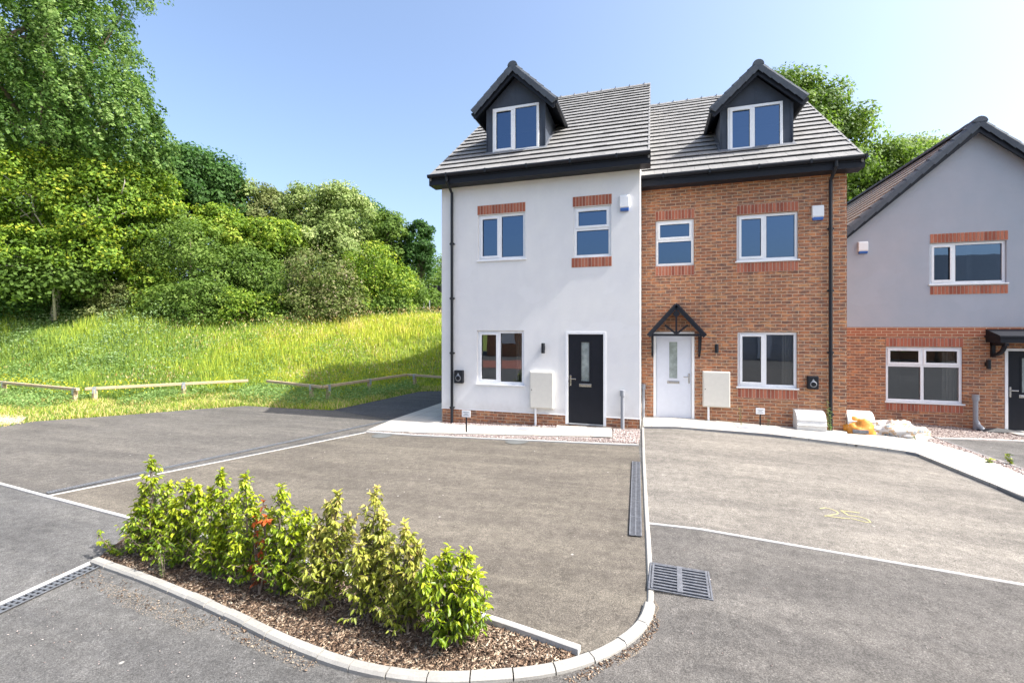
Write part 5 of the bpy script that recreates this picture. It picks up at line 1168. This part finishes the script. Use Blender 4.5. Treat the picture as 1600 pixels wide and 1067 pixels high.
weeds('tall_nettles', Q, (.55+.75*n1*n2*2)*np.clip((s-1)/3, .5, 1.25), .10, np.clip(.68+.25*(n2-.5)+rng.normal(0, .2, len(Q)), 0, 1), M['nettle'], 'tall pale green nettles in front of the trees at the left', 'weeds')
Q = scatter(26000, .8, 13, 1.1); pxq, Zq = pxof(Q); n1 = vn(Q, .6, 21); keep = (rng.random(len(Q)) < np.clip((pxq-120)/300, .1, 1)*np.clip(n1*1.6-.3, 0, 1)); Q = Q[keep]; z_ = GZ(Q[:, 0], Q[:, 1]); N = len(Q)
P = np.column_stack([Q, z_+.45+.35*rng.random(N)]); D = norm(rng.normal(size=(N, 3))*.3+np.array([0, 0, 1])); L_ = .11*rng.uniform(.5, 1.3, N); V, Fi = quad_geo(P, D, unit(N), L_, L_*.28)
tag(np_obj('seed_heads', V, Fi, M['seed'], None, rng.random(N)), 'straw coloured and rusty seed heads above the meadow grass', 'seed heads', None, 'stuff')
# weed heads behind the rails
Q = scatter(9000, .1, 1.2, .6); n1 = vn(Q, 1.1, 9); keep = n1 > .5; Q = Q[keep]
weeds('ragwort', Q, (.45+.25*n1[keep]), .055, rng.random(len(Q)), M['flower'], 'yellow flowering weeds right behind the low rails', 'flowers')
Q = scatter(22000, -1.5, .6, .8); n1 = vn(Q, .8, 11); keep = n1 > .35; Q = Q[keep]
weeds('low_weeds', Q, .12+.28*n1[keep], .07, np.clip(rng.normal(.5, .25, len(Q)), 0, 1), M['weed'], 'low leafy weeds round the rail posts', 'weeds')

# ------------------------------------------------------------------ shrubs in the bed
def shrub(px, py, tops, label, mat, n, spread=.16, name='laurel_shrub', ll=.050):
    """tops: list of (px, py) image points the main shoots reach, at the shrub's own depth"""
    x, y = G(px, py); Zc = -x*sn+y*cs; z = g(x)+.01; e = empty(name, (x, y, z), label, 'shrub', 'laurel shrubs in the planting bed'); st = MB(); Ps, Ds, Ns, Rs, Ls = [], [], [], [], []
    for ti, (tx, ty) in enumerate(tops):
        dz_ = random.uniform(-.12, .12); top = at(tx, ty, Zc+dz_); b = Vector((x+random.uniform(-.06, .06), y+random.uniform(-.06, .06), z-.02)); H = top.z-b.z
        pts = []
        for k in range(7):
            t = k/6; q = b.lerp(top, t); q.x = b.x+(top.x-b.x)*(t**.7)+random.uniform(-.012, .012); q.y = b.y+(top.y-b.y)*(t**.7)+random.uniform(-.012, .012); pts.append(q)
        st.tube(pts, [.011*(1-.75*k/6) for k in range(7)], 6)
        A = [Vector(p) for p in pts]; per = 11; nsh = max(5, int(n/len(tops)/per))
        def along(t): k = min(5, int(t*6)); return A[k].lerp(A[k+1], t*6-k)
        for q_ in range(nsh):
            t = .08+.92*((q_+random.random())/nsh)**.85; q = along(min(t, .999)); a = random.uniform(0, 2*PI); R_ = spread*(1.12-t*.85)*random.uniform(.45, 1.25)
            if t > .9: R_ = .02
            rise = random.uniform(.25, 1.1)*R_ + (.05 if t > .85 else 0); tip = q+Vector((math.cos(a)*R_, math.sin(a)*R_, rise)); md = q.lerp(tip, .5)+Vector((math.cos(a)*R_*.12, math.sin(a)*R_*.12, -.1*R_)); st.tube([q, md, tip], [.0045, .0035, .002], 4)
            m = int(per*random.uniform(.6, 1.4)); u = rng.uniform(.15, 1.05, m)[:, None]; C0 = np.array(q)*(1-u)**2+2*np.array(md)*u*(1-u)+np.array(tip)*u**2
            az = rng.uniform(0, 2*PI, m); o_ = np.column_stack([np.cos(az), np.sin(az), 0*az]); out = np.array([math.cos(a), math.sin(a), 0])
            d = norm(o_*.75+out*.55*(1 if t < .9 else .1)+np.column_stack([0*az, 0*az, rng.uniform(-.75, .15, m)])+(np.array([0, 0, .9]) if t > .93 else 0)*(u > .8))
            nn = norm(np.array([0, 0, 1.0])+o_*.3+rng.normal(size=(m, 3))*.25)
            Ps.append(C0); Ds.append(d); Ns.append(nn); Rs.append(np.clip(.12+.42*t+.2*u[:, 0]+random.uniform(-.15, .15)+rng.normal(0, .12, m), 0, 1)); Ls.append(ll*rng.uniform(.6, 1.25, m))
    P = np.vstack(Ps); D = np.vstack(Ds); Nn = np.vstack(Ns); L_ = np.concatenate(Ls); V, Fi = leaf_geo(P, D, Nn, L_, L_*.46)
    V[:, 2] = np.maximum(V[:, 2], z+.008)
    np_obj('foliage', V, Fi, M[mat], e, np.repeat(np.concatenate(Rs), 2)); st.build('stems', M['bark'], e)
    return e
SH = [(238, 868, [(235, 722), (226, 765), (265, 762), (215, 790), (250, 800)], 'tall leafy shrub at the left end of the bed, tallest shoot upright', 'lf_shrub', 1500),
      (290, 885, [(292, 757), (275, 790), (312, 768), (270, 820)], 'bushy bright green shrub, second from the left end of the bed', 'lf_shrub', 1500),
      (348, 903, [(345, 745), (330, 775), (368, 785), (340, 830)], 'dense lime green shrub with a rounded head, third from the left end of the bed', 'lf_shrub', 1500),
      (392, 915, [(382, 748), (400, 800), (372, 835)], 'narrow shoot like shrub just left of the red leaved twigs', 'lf_shrub', 900),
      (442, 928, [(438, 770), (425, 805), (462, 812), (480, 805), (450, 850)], 'green shrub just right of the red leaved twigs', 'lf_shrub', 1400),
      (500, 945, [(512, 795), (530, 780), (495, 830), (545, 815), (500, 870)], 'yellowing shrub in the middle of the bed with a broad head', 'lf_shrub2', 1600),
      (585, 965, [(586, 773), (600, 815), (572, 830), (560, 860), (598, 870)], 'tall slim faded shrub right of the middle, pointed top', 'lf_shrub2', 1600),
      (640, 985, [(632, 828), (650, 860), (615, 870), (620, 910)], 'shorter faded shrub between the slim pointed one and the last one', 'lf_shrub2', 1100),
      (705, 1008, [(702, 868), (727, 870), (690, 885), (740, 905), (668, 890), (715, 940)], 'fresh green bushy shrub at the right end of the bed', 'lf_shrub', 1500)]
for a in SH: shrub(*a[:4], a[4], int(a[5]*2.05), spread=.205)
shrub(190, 868, [(155, 835), (165, 855), (200, 858)], 'small sprawling seedling at the left corner of the bed', 'lf_shrub', 90, .05, 'seedling', .05)
shrub(412, 925, [(408, 792), (396, 815), (418, 812), (402, 850)], 'red leaved twigs in the middle of the shrub row', 'lf_red', 230, .06, 'copper_shrub', .05)
def weed(px, py, h, n, label, mat='weed', ll=.03, spread=.05):
    x, y = G(px, py); z = g(x)+.02; e = empty('weed', (x, y, z), label, 'weed', 'weeds by the walls and in the gravel'); st = MB(); P_, D_ = [], []
    for s in range(3):
        a = random.uniform(0, 2*PI); tp = Vector((x+math.cos(a)*spread*.8, y+math.sin(a)*spread*.8, z+h*random.uniform(.6, 1))); b = Vector((x, y, z-.02)); st.tube([b, b.lerp(tp, .5)+Vector((.01, 0, .02)), tp], [.005, .004, .002], 5)
        for k in range(n//3): t = random.uniform(.1, 1); q = b.lerp(tp, t); a = random.uniform(0, 2*PI); P_.append(tuple(q)); D_.append((math.cos(a), math.sin(a), .3))
    P = np.array(P_); D = np.array(D_); L_ = ll*rng.uniform(.6, 1.3, len(P)); V, Fi = leaf_geo(P, D, norm(np.array([[0, 0, 1.0]])+rng.normal(size=(len(P), 3))*.3), L_, L_*.45)
    np_obj('leaves', V, Fi, M[mat], e, np.repeat(rng.random(len(P)), 2)); st.build('stem', M['bark'], e)
weed(1296, 676, .75, 90, 'tall leafy weed climbing the foot of the brick house downpipe', 'weed', .05, .07)
weed(1158, 667, .5, 40, 'thin dry weed against the brick wall under the window', 'lf_shrub2', .035)
weed(1200, 668, .2, 24, 'tiny green weed beside the stake sign of the brick house')
weed(1578, 727, .2, 60, 'larger green weed in the gravel strip at the right edge', 'lf_shrub', .05); weed(1545, 727, .1, 30, 'flat bright weed in the gravel left of the larger one', 'lf_shrub', .06)
weed(1431, 690, .12, 24, 'small weed in the gravel near the crumpled sack'); weed(255, 905, .25, 110, 'bluish spurge like weed under the leftmost shrubs', 'lf_pale', .02, .03)

# ------------------------------------------------------------------ across the street (seen in the window reflections)
def opposite():
    e = empty('opposite_house', (-7, -17, -.1), 'brick house across the street', 'house'); m = MB(); m.box(-14, 0, -24, -17, -.3, 5); m.build('brick_wall', M['brick'], e)
    r = MB(); r.mesh([(-14.3, -16.6, 4.9), (.3, -16.6, 4.9), (.3, -20.5, 8), (-14.3, -20.5, 8), (-14.3, -24.4, 4.9), (.3, -24.4, 4.9)], [(0,1,2,3), (2,3,4,5), (0, 3, 4), (1, 2, 5)]); r.build('roof', M['tile'], e)
    for x in (-12, -9, -5, -2):
        w_ = MB(); w_.box(x-.6, x+.6, -16.98, -16.93, 1, 2.2); w_.box(x-.6, x+.6, -16.98, -16.93, 3.2, 4.3); w_.build('window', M['white'], e)
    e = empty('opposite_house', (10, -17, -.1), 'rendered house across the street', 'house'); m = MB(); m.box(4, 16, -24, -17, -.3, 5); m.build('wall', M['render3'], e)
    r = MB(); r.mesh([(3.7, -16.6, 4.9), (16.3, -16.6, 4.9), (16.3, -20.5, 8.2), (3.7, -20.5, 8.2), (3.7, -24.4, 4.9), (16.3, -24.4, 4.9)], [(0,1,2,3), (2,3,4,5), (0, 3, 4), (1, 2, 5)]); r.build('roof', M['tile'], e)
    for x in (5.5, 8.5, 12, 14.6):
        for z0, z1 in ((.9, 2.2), (3.2, 4.3)):
            if x == 8.5 and z0 < 1: continue
            w_ = MB(); w_.box(x-.6, x+.6, -16.98, -16.93, z0, z1); q = w_.build('window', M['white'], e); w_ = MB(); w_.box(x-.5, x+.5, -16.925, -16.92, z0+.1, z1-.1); w_.build('pane', M['black'], q)
    w_ = MB(); w_.box(8, 9, -16.98, -16.9, -.1, 2.0); w_.build('door', M['door_white'], e)
    e2 = empty('opposite_house', (25, -17, -.1), 'tall brick house across the street, far right', 'house'); m = MB(); m.box(18, 32, -24, -17, -.3, 5.2); m.build('brick_wall', M['brick'], e2)
    r = MB(); r.mesh([(17.7, -16.6, 5.1), (32.3, -16.6, 5.1), (30, -20.5, 8.6), (20.5, -20.5, 8.6), (17.7, -24.4, 5.1), (32.3, -24.4, 5.1)], [(0,1,2,3), (3,2,5,4), (0, 3, 4), (1, 5, 2)]); r.build('roof', M['anth2'], e2)
    for x, y, lab in ((21, -15, 'green street tree across the street, right'), (26, -13, 'green street tree across the street, far right'), (16.5, -12, 'green street tree across the street, centre')):
        tree('street_tree', lab, 'tree', (x, y, -.2), [(x, y, 2.2, 1.4, 1.4, 1.3), (x+.5, y, 1.3, 1.1, 1.1, .9)], 2600, .28, 'lf_mid', .12, 'trees across the street', .3)
    f = MB()
    for k in range(60): f.box(-26+k*.2, -26+k*.2+.185, -12, -11.97, -.2, 1.65)
    tag(f.build('board_fence', M['wood']), 'timber board fence across the street', 'fence')
    sheet('street', [(-30, -11.5), (-30, -5), (0, -5), (0, -11.5)], .012, M['paver'])
opposite()
